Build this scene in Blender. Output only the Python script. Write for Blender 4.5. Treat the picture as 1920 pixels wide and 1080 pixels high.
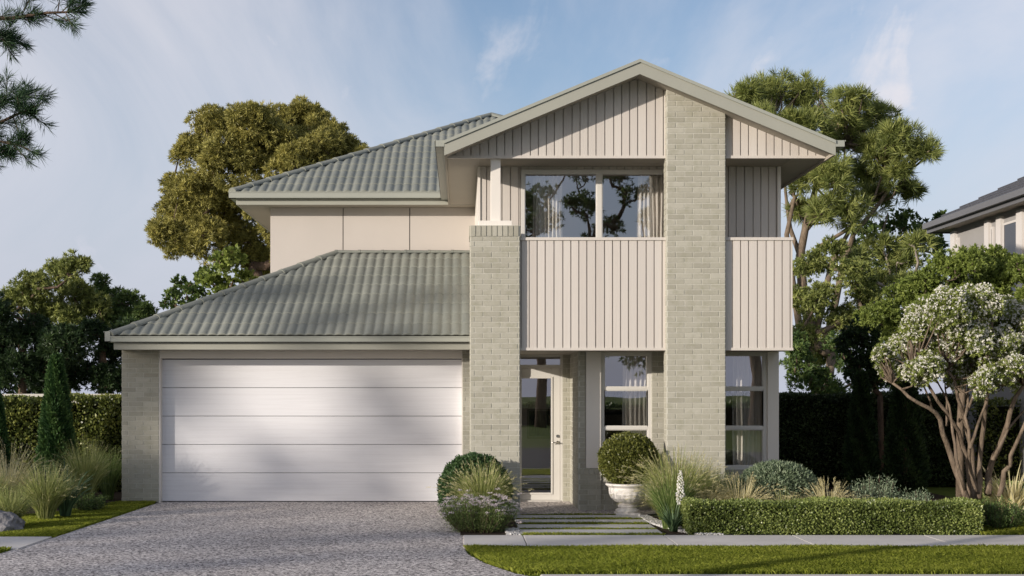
import bpy, math, random
import numpy as np
from mathutils import Vector
random.seed(7); rng = np.random.default_rng(7)
scene = bpy.context.scene
for o in list(bpy.data.objects): bpy.data.objects.remove(o)

# ---------------------------------------------------------------- camera
F = 2370.0; VX, VY, CZ = 866.0, 735.0, 1.75          # focal length in photo pixels, vanishing point, eye height
cam = bpy.data.cameras.new('camera'); camo = bpy.data.objects.new('camera', cam)
scene.collection.objects.link(camo)
camo.location = (0, 0, CZ); camo.rotation_euler = (math.radians(90), 0, 0)
cam.sensor_width = 36; cam.lens = 36*F/1920
cam.shift_x = (960-VX)/1920; cam.shift_y = (VY-540)/1920
cam.clip_start = .1; cam.clip_end = 2000
scene.camera = camo
# ---------------------------------------------------------------- sun and sky
ST, SV = 1.38, .36                                    # sunlight runs (+1.38, +1, -.36)
d = Vector((ST, 1, -SV)).normalized()
EL = math.asin(-d.z)
sun = bpy.data.lights.new('sun', 'SUN'); suno = bpy.data.objects.new('sun', sun)
scene.collection.objects.link(suno)
suno.rotation_euler = d.to_track_quat('-Z', 'Y').to_euler()
suno.location = (-30, -20, 30)
sun.energy = 4.3; sun.angle = math.radians(.7); sun.color = (1, .905, .80)
w = bpy.data.worlds.new("World"); scene.world = w; w.use_nodes = True
wn, wl = w.node_tree.nodes, w.node_tree.links
wn.clear()
def N(nodes, t, **k):
    n = nodes.new(t)
    for a, b in k.items(): setattr(n, a, b)
    return n
out = N(wn, 'ShaderNodeOutputWorld'); bg = N(wn, 'ShaderNodeBackground'); bg.inputs[1].default_value = .15
sky = N(wn, 'ShaderNodeTexSky', sky_type='NISHITA', sun_disc=False)
sky.sun_elevation = EL; sky.sun_rotation = math.atan2(-ST, -1)
sky.air_density = 1.0; sky.dust_density = 1.0; sky.ozone_density = 2.0
tc = N(wn, 'ShaderNodeTexCoord'); sx = N(wn, 'ShaderNodeSeparateXYZ')
wl.new(tc.outputs['Generated'], sx.inputs[0])
zz = N(wn, 'ShaderNodeMath', operation='ADD'); zz.inputs[1].default_value = .22; wl.new(sx.outputs[2], zz.inputs[0])
zm = N(wn, 'ShaderNodeMath', operation='MAXIMUM'); zm.inputs[1].default_value = .05; wl.new(zz.outputs[0], zm.inputs[0])
dx = N(wn, 'ShaderNodeMath', operation='DIVIDE'); wl.new(sx.outputs[0], dx.inputs[0]); wl.new(zm.outputs[0], dx.inputs[1])
dy = N(wn, 'ShaderNodeMath', operation='DIVIDE'); wl.new(sx.outputs[1], dy.inputs[0]); wl.new(zm.outputs[0], dy.inputs[1])
cx = N(wn, 'ShaderNodeCombineXYZ'); wl.new(dx.outputs[0], cx.inputs[0]); wl.new(dy.outputs[0], cx.inputs[1])
def cloud(scale, rot, sc, lo, hi, dist, amp):
    mp = N(wn, 'ShaderNodeMapping'); mp.inputs['Rotation'].default_value = (0, 0, rot); mp.inputs['Scale'].default_value = sc
    wl.new(cx.outputs[0], mp.inputs[0])
    ns = N(wn, 'ShaderNodeTexNoise'); ns.inputs['Scale'].default_value = scale; ns.inputs['Detail'].default_value = 9
    ns.inputs['Roughness'].default_value = .58; ns.inputs['Distortion'].default_value = dist
    wl.new(mp.outputs[0], ns.inputs[0])
    mr = N(wn, 'ShaderNodeMapRange', interpolation_type='SMOOTHSTEP'); mr.inputs[1].default_value = lo; mr.inputs[2].default_value = hi
    mr.inputs[4].default_value = amp
    wl.new(ns.outputs[0], mr.inputs[0]); return mr
c1 = cloud(3.2, 1.0, (1.0, .34, 1), .48, .78, 1.3, .95)
c2 = cloud(.9, .7, (1, .6, 1), .34, .66, .8, .68)
c3 = cloud(1.3, .2, (1, 1, 1), .36, .56, .3, 1.0)
c4 = N(wn, 'ShaderNodeMath', operation='MULTIPLY'); wl.new(c1.outputs[0], c4.inputs[0]); wl.new(c3.outputs[0], c4.inputs[1])
mx = N(wn, 'ShaderNodeMath', operation='MAXIMUM'); wl.new(c4.outputs[0], mx.inputs[0]); wl.new(c2.outputs[0], mx.inputs[1])
mix = N(wn, 'ShaderNodeMix', data_type='RGBA'); wl.new(mx.outputs[0], mix.inputs[0])
gain = N(wn, 'ShaderNodeMix', data_type='RGBA', blend_type='MULTIPLY'); gain.inputs[0].default_value = 1
wl.new(sky.outputs[0], gain.inputs[6]); gain.inputs[7].default_value = (1.04, .96, .98, 1)
wl.new(gain.outputs[2], mix.inputs[6]); mix.inputs[7].default_value = (5.0, 4.85, 5.1, 1)
hz = N(wn, 'ShaderNodeMapRange', interpolation_type='SMOOTHSTEP'); hz.inputs[1].default_value = -.02; hz.inputs[2].default_value = .30; hz.inputs[3].default_value = .85; hz.inputs[4].default_value = .0
wl.new(sx.outputs[2], hz.inputs[0])
mh = N(wn, 'ShaderNodeMix', data_type='RGBA'); wl.new(hz.outputs[0], mh.inputs[0]); wl.new(mix.outputs[2], mh.inputs[6]); mh.inputs[7].default_value = (3.1, 3.35, 4.15, 1)
wl.new(mh.outputs[2], bg.inputs[0]); wl.new(bg.outputs[0], out.inputs[0])
scene.view_settings.view_transform = 'Standard'; scene.view_settings.look = 'None'
scene.view_settings.exposure = .15; scene.view_settings.gamma = 1

# ---------------------------------------------------------------- helpers
COL = scene.collection
def P(px, py, Y): return Vector(((px-VX)*Y/F, Y, CZ+(VY-py)*Y/F))
def PX(px, Y): return (px-VX)*Y/F
def PZ(py, Y): return CZ+(VY-py)*Y/F
def tag(o, label=None, cat=None, group=None, kind=None):
    for k, v in (('label', label), ('category', cat), ('group', group), ('kind', kind)):
        if v: o[k] = v
    return o
def thing(name, label, cat, loc=(0, 0, 0), group=None):
    o = bpy.data.objects.new(name, None); COL.objects.link(o); o.location = loc; o.empty_display_size = .2
    return tag(o, label, cat, group)
def link(name, me, m, parent=None, loc=None):
    me.materials.append(m)
    o = bpy.data.objects.new(name, me); COL.objects.link(o)
    if parent is not None:
        o.parent = parent
        q = parent; off = Vector((0, 0, 0))
        while q is not None: off += q.location; q = q.parent
        o.location = -off                     # geometry is written in world metres
    return o
class MB:
    def __init__(s): s.v = []; s.f = []; s.r = []
    def add(s, vs, fs, r=None):
        b = len(s.v); s.v += [tuple(x) for x in vs]; s.f += [tuple(i+b for i in f) for f in fs]
        r = random.random() if r is None else r
        s.r += [r]*len(fs)
    def box(s, x0, x1, y0, y1, z0, z1, r=None):
        vs = [(x0,y0,z0),(x1,y0,z0),(x1,y1,z0),(x0,y1,z0),(x0,y0,z1),(x1,y0,z1),(x1,y1,z1),(x0,y1,z1)]
        s.add(vs, [(0,3,2,1),(4,5,6,7),(0,1,5,4),(1,2,6,5),(2,3,7,6),(3,0,4,7)], r)
    def prism(s, poly, y0, y1, r=None):       # polygon in X,Z (counter-clockwise seen from -Y) extruded in Y
        n = len(poly)
        vs = [(x, y0, z) for x, z in poly]+[(x, y1, z) for x, z in poly]
        fs = [tuple(range(n)), tuple(range(2*n-1, n-1, -1))]+[(i, i+n, (i+1) % n+n, (i+1) % n) for i in range(n)]
        s.add(vs, fs, r)
    def tube(s, pts, rad, n=8, r=None, cap=True):
        pts = [Vector(p) for p in pts]; m = len(pts)
        if not hasattr(rad, '__len__'): rad = [rad]*m
        vs = []; prev = None
        for i, p in enumerate(pts):
            t = (pts[min(i+1, m-1)]-pts[max(i-1, 0)]).normalized()
            if prev is None:
                a = Vector((0, 0, 1)) if abs(t.z) < .9 else Vector((1, 0, 0)); prev = t.cross(a).normalized()
            prev = (prev-t*prev.dot(t)).normalized(); b = t.cross(prev)
            for k in range(n):
                c = 2*math.pi*k/n; vs.append(p+(prev*math.cos(c)+b*math.sin(c))*rad[i])
        fs = [(i*n+k, i*n+(k+1) % n, (i+1)*n+(k+1) % n, (i+1)*n+k) for i in range(m-1) for k in range(n)]
        if cap: fs += [tuple(range(n-1, -1, -1)), tuple(range((m-1)*n, m*n))]
        s.add(vs, fs, r)
    def lathe(s, prof, c, n=40, r=None):
        vs = [(c[0]+q*math.cos(2*math.pi*k/n), c[1]+q*math.sin(2*math.pi*k/n), c[2]+z) for q, z in prof for k in range(n)]
        m = len(prof)
        fs = [(i*n+k, i*n+(k+1) % n, (i+1)*n+(k+1) % n, (i+1)*n+k) for i in range(m-1) for k in range(n)]
        fs += [tuple(range(n-1, -1, -1)), tuple(range((m-1)*n, m*n))]
        s.add(vs, fs, r)
    def build(s, name, m, parent=None, smooth=False, bevel=0):
        me = bpy.data.meshes.new(name); me.from_pydata(s.v, [], s.f); me.update()
        uv = me.uv_layers.new(name='UVMap').data
        at = me.attributes.new('rnd', 'FLOAT', 'FACE'); at.data.foreach_set('value', s.r)
        for p in me.polygons:
            n = p.normal; ax = max(range(3), key=lambda i: abs(n[i]))
            for li in p.loop_indices:
                c = me.vertices[me.loops[li].vertex_index].co
                uv[li].uv = (c.y, c.z) if ax == 0 else ((c.x, c.z) if ax == 1 else (c.x, c.y))
        if smooth: me.shade_smooth()
        o = link(name, me, m, parent)
        if bevel:
            b = o.modifiers.new('bevel', 'BEVEL'); b.width = bevel; b.segments = 2; b.limit_method = 'ANGLE'
        return o
def npmesh(name, V, Fq, m, parent=None, rnd=None, smooth=False):
    me = bpy.data.meshes.new(name); nv, nf = len(V), len(Fq); k = Fq.shape[1]
    me.vertices.add(nv); me.vertices.foreach_set('co', V.astype(np.float32).ravel())
    me.loops.add(nf*k); me.loops.foreach_set('vertex_index', Fq.astype(np.int32).ravel())
    me.polygons.add(nf); me.polygons.foreach_set('loop_start', np.arange(0, nf*k, k, dtype=np.int32))
    me.update(calc_edges=True)
    if rnd is not None:
        at = me.attributes.new('rnd', 'FLOAT', 'FACE'); at.data.foreach_set('value', rnd.astype(np.float32))
    if smooth: me.shade_smooth()
    return link(name, me, m, parent)

# ---------------------------------------------------------------- materials
def mat(name, base, rough=.6, spec=.4, metal=0):
    m = bpy.data.materials.new(name); m.use_nodes = True
    b = m.node_tree.nodes['Principled BSDF']
    b.inputs['Base Color'].default_value = (*base, 1); b.inputs['Roughness'].default_value = rough
    b.inputs['Specular IOR Level'].default_value = spec; b.inputs['Metallic'].default_value = metal
    return m
def nt(m): return m.node_tree.nodes, m.node_tree.links, m.node_tree.nodes['Principled BSDF']
def coord(m, sc=(1, 1, 1), uv=False):
    n, l, b = nt(m)
    if uv: t = N(n, 'ShaderNodeUVMap'); s = t.outputs[0]
    else: t = N(n, 'ShaderNodeNewGeometry'); s = t.outputs['Position']
    mp = N(n, 'ShaderNodeMapping'); mp.inputs['Scale'].default_value = sc; l.new(s, mp.inputs[0]); return mp.outputs[0]
def noise(m, scale, detail=4, sc=(1, 1, 1), uv=False, rough=.55):
    n, l, b = nt(m); t = N(n, 'ShaderNodeTexNoise'); t.inputs['Scale'].default_value = scale
    t.inputs['Detail'].default_value = detail; t.inputs['Roughness'].default_value = rough
    l.new(coord(m, sc, uv), t.inputs[0]); return t.outputs[0]
def ramp(m, fac, stops):
    n, l, b = nt(m); r = N(n, 'ShaderNodeValToRGB'); e = r.color_ramp.elements
    while len(e) < len(stops): e.new(.5)
    for i, (p, c) in enumerate(stops): e[i].position = p; e[i].color = (*c, 1)
    l.new(fac, r.inputs[0]); return r.outputs[0]
def mixc(m, a, b_, fac, bt='MIX'):
    n, l, b = nt(m); x = N(n, 'ShaderNodeMix', data_type='RGBA', blend_type=bt)
    for s, i in ((fac, 0), (a, 6), (b_, 7)):
        if isinstance(s, (int, float)): x.inputs[i].default_value = s
        elif isinstance(s, tuple): x.inputs[i].default_value = (*s, 1)
        else: l.new(s, x.inputs[i])
    return x.outputs[2]
def bump(m, h, strength=.3, dist=.01):
    n, l, b = nt(m); x = N(n, 'ShaderNodeBump'); x.inputs['Strength'].default_value = strength; x.inputs['Distance'].default_value = dist
    l.new(h, x.inputs['Height']); l.new(x.outputs[0], b.inputs['Normal'])
def setc(m, c): n, l, b = nt(m); l.new(c, b.inputs['Base Color'])
def attr(m, a='rnd'):
    n, l, b = nt(m); t = N(n, 'ShaderNodeAttribute', attribute_name=a); return t.outputs['Fac']

def painted(name, base, rough=.5, var=.06, grain=None):
    m = mat(name, base, rough)
    c = tuple(x*(1-var) for x in base); c2 = tuple(min(1, x*(1+var)) for x in base)
    setc(m, ramp(m, noise(m, 1.3, 5), [(.3, c), (.7, c2)]))
    if grain: bump(m, noise(m, grain[0], 5, grain[1]), grain[2], .004)
    else: bump(m, noise(m, 60, 3), .08, .003)
    return m
M = {}
m = mat('brick', (.4, .39, .31), .85, .25)
c = ramp(m, attr(m), [(0, (.325, .312, .255)), (.2, (.370, .356, .294)), (.8, (.392, .378, .314)), (1, (.425, .41, .345))])
c = mixc(m, c, (.27, .265, .19), ramp(m, noise(m, 9, 5), [(.48, (0, 0, 0)), (.75, (.6, .6, .6))]))
c = mixc(m, c, (.54, .52, .46), ramp(m, noise(m, 22, 6, rough=.7), [(.56, (0, 0, 0)), (.78, (.45, .45, .45))]))
setc(m, c); bump(m, noise(m, 55, 6, rough=.7), .5, .006); M['brick'] = m
m = mat('mortar', (.55, .53, .45), .9, .2); setc(m, ramp(m, noise(m, 40, 4), [(.3, (.47, .46, .40)), (.7, (.56, .55, .49))]))
bump(m, noise(m, 150, 3), .4, .003); M['mortar'] = m
m = mat('cladding', (.6, .54, .47), .62)
c = ramp(m, attr(m), [(0, (.535, .495, .45)), (1, (.60, .56, .51))])
c = mixc(m, c, (.50, .43, .37), ramp(m, noise(m, 14, 6, (1, 1, .05), rough=.65), [(.48, (0, 0, 0)), (.8, (.35, .35, .35))]))
setc(m, c); bump(m, noise(m, 45, 6, (1, 1, .03), rough=.7), .5, .004); M['cladding'] = m
M['panel'] = painted('rendered_panel', (.495, .455, .415), .7, .03)
M['trim'] = painted('grey_green_trim', (.335, .335, .285), .45, .04)
M['gutter'] = painted('gutter_steel', (.33, .34, .295), .35, .04)
M['white'] = painted('white_paint', (.74, .70, .64), .42, .03)
M['frame'] = painted('window_frame_paint', (.62, .60, .555), .38, .03)
m = painted('garage_door_white', (.73, .73, .75), .42, .03); setc(m, mixc(m, (.73, .73, .75), (.58, .57, .58), ramp(m, noise(m, 26, 8, (.025, 1, 1), rough=.75), [(.45, (0, 0, 0)), (.75, (.5, .5, .5))]))); bump(m, noise(m, 30, 6, (.03, 1, 1), rough=.75), .8, .004); M['gdoor'] = m
m = mat('roof_tile', (.2, .21, .2), .6, .4)
c = ramp(m, noise(m, 1.1, 6), [(.3, (.175, .187, .162)), (.7, (.235, .243, .208))])
c = mixc(m, c, (.31, .32, .28), ramp(m, noise(m, 30, 4, rough=.7), [(.5, (0, 0, 0)), (.8, (.5, .5, .5))]))
c = mixc(m, c, (.15, .165, .155), ramp(m, attr(m), [(.5, (0, 0, 0)), (1, (.4, .4, .4))]))
setc(m, c); bump(m, noise(m, 90, 4), .3, .003); M['tile'] = m
M['soffit'] = painted('soffit_board', (.36, .325, .27), .7, .03)
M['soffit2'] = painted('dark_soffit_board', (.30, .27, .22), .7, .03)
M['dark'] = mat('dark_gap', (.03, .03, .03), .8)
M['inner'] = painted('interior_plaster', (.56, .49, .43), .8, .04)
M['hall'] = painted('hall_plaster_lightened', (.74, .68, .62), .8, .03)  # paler copy of the room plaster, standing in for light missing in the hall
m = mat('interior_floor', (.12, .08, .05), .4); setc(m, ramp(m, noise(m, 6, 5, (1, .1, 1)), [(.3, (.09, .06, .04)), (.7, (.17, .12, .08))])); M['ifloor'] = m
m = mat('curtain', (.86, .81, .75), .85, .1); bump(m, noise(m, 400, 2), .2, .002); M['curtain'] = m
m = mat('curtain_inner', (.55, .5, .45), .85, .1); M['curtain2'] = m
M['steel'] = mat('brushed_steel', (.5, .48, .45), .3, .5, 1)
m = bpy.data.materials.new('glass'); m.use_nodes = True; n = m.node_tree.nodes; l = m.node_tree.links; n.clear()
o_ = N(n, 'ShaderNodeOutputMaterial'); tr = N(n, 'ShaderNodeBsdfTransparent'); tr.inputs[0].default_value = (.86, .87, .86, 1)
gl = N(n, 'ShaderNodeBsdfGlossy'); gl.inputs['Roughness'].default_value = .0; gl.inputs[0].default_value = (.95, .95, 1, 1)
lw = N(n, 'ShaderNodeLayerWeight'); lw.inputs[0].default_value = .5
pw = N(n, 'ShaderNodeMath', operation='POWER'); pw.inputs[1].default_value = 4; l.new(lw.outputs['Facing'], pw.inputs[0])
fr = N(n, 'ShaderNodeMapRange'); fr.inputs[3].default_value = .30; l.new(pw.outputs[0], fr.inputs[0])
ms = N(n, 'ShaderNodeMixShader'); l.new(fr.outputs[0], ms.inputs[0]); l.new(tr.outputs[0], ms.inputs[1]); l.new(gl.outputs[0], ms.inputs[2]); l.new(ms.outputs[0], o_.inputs[0])
nz = N(n, 'ShaderNodeTexNoise'); nz.inputs['Scale'].default_value = 1.2; bp = N(n, 'ShaderNodeBump'); bp.inputs['Strength'].default_value = .03; bp.inputs['Distance'].default_value = .02
gg = N(n, 'ShaderNodeNewGeometry'); l.new(gg.outputs['Position'], nz.inputs[0]); l.new(nz.outputs[0], bp.inputs['Height']); l.new(bp.outputs[0], gl.inputs['Normal'])
M['glass'] = m
m = mat('aggregate', (.3, .29, .29), .75, .3)
n, l, b = nt(m); vo = N(n, 'ShaderNodeTexVoronoi'); vo.inputs['Scale'].default_value = 48; l.new(coord(m), vo.inputs[0])
sp = N(n, 'ShaderNodeSeparateColor'); l.new(vo.outputs['Color'], sp.inputs[0])
c = ramp(m, sp.outputs[0], [(0, (.05, .048, .05)), (.18, (.17, .16, .16)), (.45, (.44, .41, .40)), (.75, (.70, .67, .64)), (1, (.92, .89, .86))])
c = mixc(m, c, (1.0, .965, .95), 1.0, 'MULTIPLY'); c = mixc(m, c, (.62, .57, .53), ramp(m, noise(m, .7, 7, (1, .35, 1), rough=.65), [(.42, (0, 0, 0)), (.74, (.42, .42, .42))]), 'MULTIPLY')
vo2 = N(n, 'ShaderNodeTexVoronoi'); vo2.inputs['Scale'].default_value = 25; l.new(coord(m), vo2.inputs[0])
sp2 = N(n, 'ShaderNodeSeparateColor'); l.new(vo2.outputs['Color'], sp2.inputs[0])
c = mixc(m, c, ramp(m, sp2.outputs[0], [(.0, (.4, .4, .42)), (1, (1, 1, 1))]), .35, 'MULTIPLY')
setc(m, c); bump(m, vo.outputs['Distance'], -.9, .01); M['aggregate'] = m
m = mat('concrete', (.42, .40, .375), .8, .3)
c = ramp(m, noise(m, 1.5, 8, rough=.65), [(.3, (.52, .49, .46)), (.7, (.64, .61, .575))])
c = mixc(m, c, (.40, .37, .34), ramp(m, noise(m, 5, 8, rough=.75), [(.55, (0, 0, 0)), (.8, (.5, .5, .5))]))
setc(m, c); bump(m, noise(m, 120, 4), .3, .003); M['concrete'] = m
m = mat('paver', (.36, .36, .35), .8, .3)
setc(m, ramp(m, noise(m, 4, 8, rough=.7), [(.3, (.38, .375, .36)), (.7, (.54, .53, .51))])); bump(m, noise(m, 120, 4), .3, .003); M['paver'] = m
m = mat('asphalt', (.05, .05, .05), .85); setc(m, ramp(m, noise(m, 90, 4), [(.3, (.035, .035, .036)), (.7, (.07, .07, .07))])); M['asphalt'] = m
m = mat('lawn_ground', (.06, .09, .02), .9, .1); setc(m, ramp(m, noise(m, 6, 8, rough=.7), [(.3, (.07, .10, .02)), (.7, (.15, .19, .04))])); M['lawn'] = m
m = mat('soil', (.06, .045, .03), .95, .1); setc(m, ramp(m, noise(m, 18, 8, rough=.8), [(.3, (.025, .02, .015)), (.7, (.10, .075, .055))])); bump(m, noise(m, 25, 6), 1, .03); M['soil'] = m
m = mat('rock', (.2, .2, .2), .85); setc(m, ramp(m, noise(m, 8, 8, rough=.7), [(.3, (.10, .10, .11)), (.7, (.27, .26, .26))])); bump(m, noise(m, 12, 8), 1, .03); M['rock'] = m
m = mat('pot_stone', (.7, .68, .64), .7, .3); setc(m, mixc(m, (.70, .67, .63), (.50, .46, .40), ramp(m, noise(m, 9, 8, (1, 1, .35), rough=.7), [(.5, (0, 0, 0)), (.75, (.5, .5, .5))]))); bump(m, noise(m, 60, 5), .3, .004); M['pot'] = m
m = mat('dark_tile', (.045, .045, .05), .5); M['ntile'] = m
setc(m, ramp(m, noise(m, 12, 4), [(.3, (.04, .04, .045)), (.7, (.075, .072, .075))]))
M['nwall'] = painted('neighbour_render', (.30, .29, .28), .8, .05)
M['nfascia'] = painted('neighbour_fascia', (.13, .13, .135), .45, .05)
M['nwhite'] = painted('neighbour_white', (.60, .57, .54), .5, .04)
M['nsoffit'] = painted('neighbour_soffit', (.36, .31, .26), .7, .04)
M['fence'] = painted('boundary_wall_paint', (.55, .53, .47), .8, .06)
def bark(name, a, b_):
    m = mat(name, a, .9, .15); setc(m, ramp(m, noise(m, 14, 8, (1, 1, .25), rough=.7), [(.3, a), (.72, b_)]))
    bump(m, noise(m, 30, 6, (1, 1, .2), rough=.7), 1, .03); return m
M['bark'] = bark('bark_brown', (.06, .04, .03), (.21, .15, .11))
M['bark2'] = bark('bark_tan', (.07, .052, .036), (.29, .225, .165))
M['bark3'] = bark('bark_pale', (.15, .12, .10), (.42, .37, .32))
def leafmat(name, dark, mid, light, trans=.3, rough=.5, spec=.35, big=1.2, g=1.75):
    dark, mid, light = (tuple(min(.88, x*g) for x in q) for q in (dark, mid, light))
    m = mat(name, mid, rough, spec); n, l, b = nt(m)
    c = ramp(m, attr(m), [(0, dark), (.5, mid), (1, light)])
    c = mixc(m, c, tuple(x*.7 for x in mid), ramp(m, noise(m, big, 3), [(.4, (0, 0, 0)), (.7, (.4, .4, .4))]))
    setc(m, c); tl = N(n, 'ShaderNodeBsdfTranslucent'); l.new(c, tl.inputs[0])
    x = N(n, 'ShaderNodeMixShader'); x.inputs[0].default_value = trans
    l.new(b.outputs[0], x.inputs[1]); l.new(tl.outputs[0], x.inputs[2]); l.new(x.outputs[0], n['Material Output'].inputs[0]); return m
M['l_olive'] = leafmat('olive_needles', (.085, .082, .020), (.19, .178, .050), (.32, .29, .09))
M['l_pine'] = leafmat('pine_needles', (.055, .070, .018), (.128, .150, .042), (.23, .245, .075))
M['l_fgpine'] = leafmat('shade_tinted_pine_needles', (.009, .022, .010), (.021, .045, .020), (.045, .085, .034))  # needles darkened, the shade on these branches put into the colour
M['l_bright'] = leafmat('bright_leaves', (.05, .07, .014), (.115, .15, .032), (.20, .24, .06), .4)
M['l_mid'] = leafmat('mid_green_leaves', (.022, .042, .012), (.055, .088, .024), (.12, .16, .045))
M['l_dark'] = leafmat('dark_green_leaves', (.008, .018, .007), (.018, .035, .012), (.04, .065, .022))
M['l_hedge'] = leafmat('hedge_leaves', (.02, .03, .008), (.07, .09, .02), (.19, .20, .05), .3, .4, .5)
M['l_hedged'] = leafmat('shaded_hedge_leaves', (.010, .018, .007), (.028, .044, .015), (.06, .085, .03), .25, .45)  # darker copy of the hedge green, house shade put into the colour
M['l_box'] = leafmat('box_leaves', (.028, .042, .010), (.095, .125, .030), (.21, .24, .075), .3, .38, .5, 3)
M['l_ball'] = leafmat('ball_leaves', (.012, .030, .010), (.03, .06, .018), (.06, .105, .035), .25, .4, .5, 3)
M['l_potball'] = leafmat('olive_ball_leaves', (.028, .034, .008), (.085, .095, .020), (.19, .19, .05), .3, .4, .5, 3)
M['l_grey'] = leafmat('grey_green_leaves', (.045, .07, .04), (.11, .145, .085), (.24, .28, .19), .25, .5, .4, 3)
M['l_flowertree'] = leafmat('flowering_tree_leaves', (.05, .065, .016), (.13, .16, .038), (.23, .26, .075), .4)
M['petal'] = leafmat('white_petals', (.66, .64, .55), (.82, .80, .72), (.90, .89, .84), .3, .6, g=1)
M['petal2'] = leafmat('mauve_white_petals', (.45, .38, .40), (.62, .54, .56), (.80, .75, .74), .3, .6, g=1)
M['thuja'] = leafmat('thuja_sprays', (.010, .028, .009), (.026, .058, .016), (.06, .105, .03), .2, .5)
M['g_green'] = leafmat('green_blades', (.04, .065, .02), (.11, .155, .045), (.22, .27, .10), .4, .5, .3, 4)
M['g_straw'] = leafmat('straw_blades', (.42, .38, .15), (.72, .65, .36), (.88, .82, .56), .45, .5, .3, 4, g=1)
M['g_mix'] = leafmat('mixed_blades', (.13, .17, .045), (.33, .37, .12), (.56, .54, .25), .4, .5, .3, 4, g=1)
M['g_aloe'] = leafmat('blue_green_blades', (.03, .06, .03), (.07, .12, .055), (.13, .19, .09), .2, .5, .4, 4, g=1.3)
M['g_lawn'] = leafmat('lawn_blades', (.07, .10, .014), (.23, .265, .035), (.38, .40, .09), .5, .5, .3, 2.2)
M['pebble'] = leafmat('white_pebbles', (.30, .30, .30), (.50, .49, .47), (.78, .76, .74), 0, .6, g=1)

# ---------------------------------------------------------------- foliage tools
def unit(a): return a/np.maximum(np.linalg.norm(a, axis=-1, keepdims=True), 1e-9)
def rdir(n): return unit(rng.normal(size=(n, 3)))
def leaf_geo(c, dr, L, W, up=None):
    """rhombic leaves: base c, direction dr, length L, width W"""
    n = len(c); r = rdir(n) if up is None else up
    s = unit(np.cross(dr, r)); nn = unit(np.cross(s, dr))
    L = np.broadcast_to(np.asarray(L, float), (n,))[:, None]; W = np.broadcast_to(np.asarray(W, float), (n,))[:, None]
    V = np.stack([c, c+dr*L*.45+s*W*.5+nn*L*.05, c+dr*L, c+dr*L*.45-s*W*.5+nn*L*.05], 1).reshape(-1, 3)
    return V, np.arange(4*n).reshape(n, 4)
def leaves(name, c, dr, L, W, m, parent, up=None, rnd=None):
    V, Fq = leaf_geo(c, dr, L, W, up)
    if rnd is None: rnd = rng.random(len(c))
    return npmesh(name, V, Fq, m, parent, rnd)
def sub_blobs(lobes, k, frac):
    """lobes: (x,y,z,r) -> smaller blobs spread over each lobe"""
    B = []
    for (x, y, z, r) in lobes:
        dd = rdir(k); fl = (dd[:, 2] < -.2) & (rng.random(k) < .6); dd[fl, 2] *= -1
        rr = r*(1-frac)*(.6+.45*rng.random(k))
        for i in range(k): B.append((x+dd[i, 0]*rr[i], y+dd[i, 1]*rr[i], z+dd[i, 2]*rr[i], r*frac*(.6+.7*rng.random())))
    return B
def crown(name, blobs, dens, nn, nl, nw, m, parent, spread=.75, flat=.8, up=.25):
    """tufts of nn leaves over the surface of each blob; dens = tufts per square metre"""
    C, D, R = [], [], []
    for (x, y, z, r) in blobs:
        k = max(4, int(dens*4*math.pi*r*r)); dd = rdir(k)
        p = np.array([x, y, z])+dd*np.array([1, 1, flat])*r*(.7+.35*rng.random((k, 1)))
        tone = .36+.38*rng.random(); base = unit(dd+np.array([0, 0, up]))
        C.append(np.repeat(p, nn, 0)); q = unit(np.repeat(base, nn, 0)+spread*rng.normal(size=(k*nn, 3)))
        D.append(q); t = np.repeat(tone+.25*rng.normal(size=k), nn)+.12*rng.normal(size=k*nn)
        R.append(np.clip(t, 0, 1))
    C = np.concatenate(C); D = np.concatenate(D); R = np.concatenate(R)
    L = nl*(.7+.6*rng.random(len(C)))
    return leaves(name, C, D, L, nw, m, parent, None, R)
def skeleton(mb, trunk, r0, targets, rmin=.012, wig=.12, n=6):
    """limbs from the trunk polyline out to each target"""
    nodes = [Vector(p) for p in trunk]; par = [-1]+list(range(len(trunk)-1)); chains = []
    # resample the upper trunk
    for t in sorted(targets, key=lambda q: (Vector(q)-nodes[len(trunk)-1]).length):
        t = Vector(t); best = None
        for i, p in enumerate(nodes):
            if i == 0: continue
            dlt = t-p; s = dlt.length*(1+.9*max(0, -dlt.z/(dlt.length+1e-6)))+.25*dlt.xy.length
            if best is None or s < best[0]: best = (s, i)
        i = best[1]; p = nodes[i]; L = (t-p).length; ch = [i]; steps = max(2, min(5, int(L/.5)))
        for k in range(1, steps+1):
            f = k/steps; q = p.lerp(t, f)+Vector((0, 0, -.12*L*math.sin(math.pi*f)))
            if k < steps: q += Vector([random.gauss(0, wig*L/steps) for _ in range(3)])
            nodes.append(q); par.append(ch[-1]); ch.append(len(nodes)-1)
        chains.append(ch)
    cnt = [0]*len(nodes)
    for ch in chains:
        j = ch[-1]
        while j >= 0: cnt[j] += 1; j = par[j]
    tot = max(cnt); rad = [max(rmin, r0*(c_/tot)**.5) for c_ in cnt]
    tr = list(range(len(trunk))); rr = [rad[j] for j in tr]; rr[0] *= 1.25
    mb.tube([nodes[j] for j in tr], rr, n+4)
    for ch in chains:
        r = [min(rad[j], rad[ch[1]]) for j in ch]; r[-1] *= .5
        mb.tube([nodes[j] for j in ch], r, n)
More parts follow.
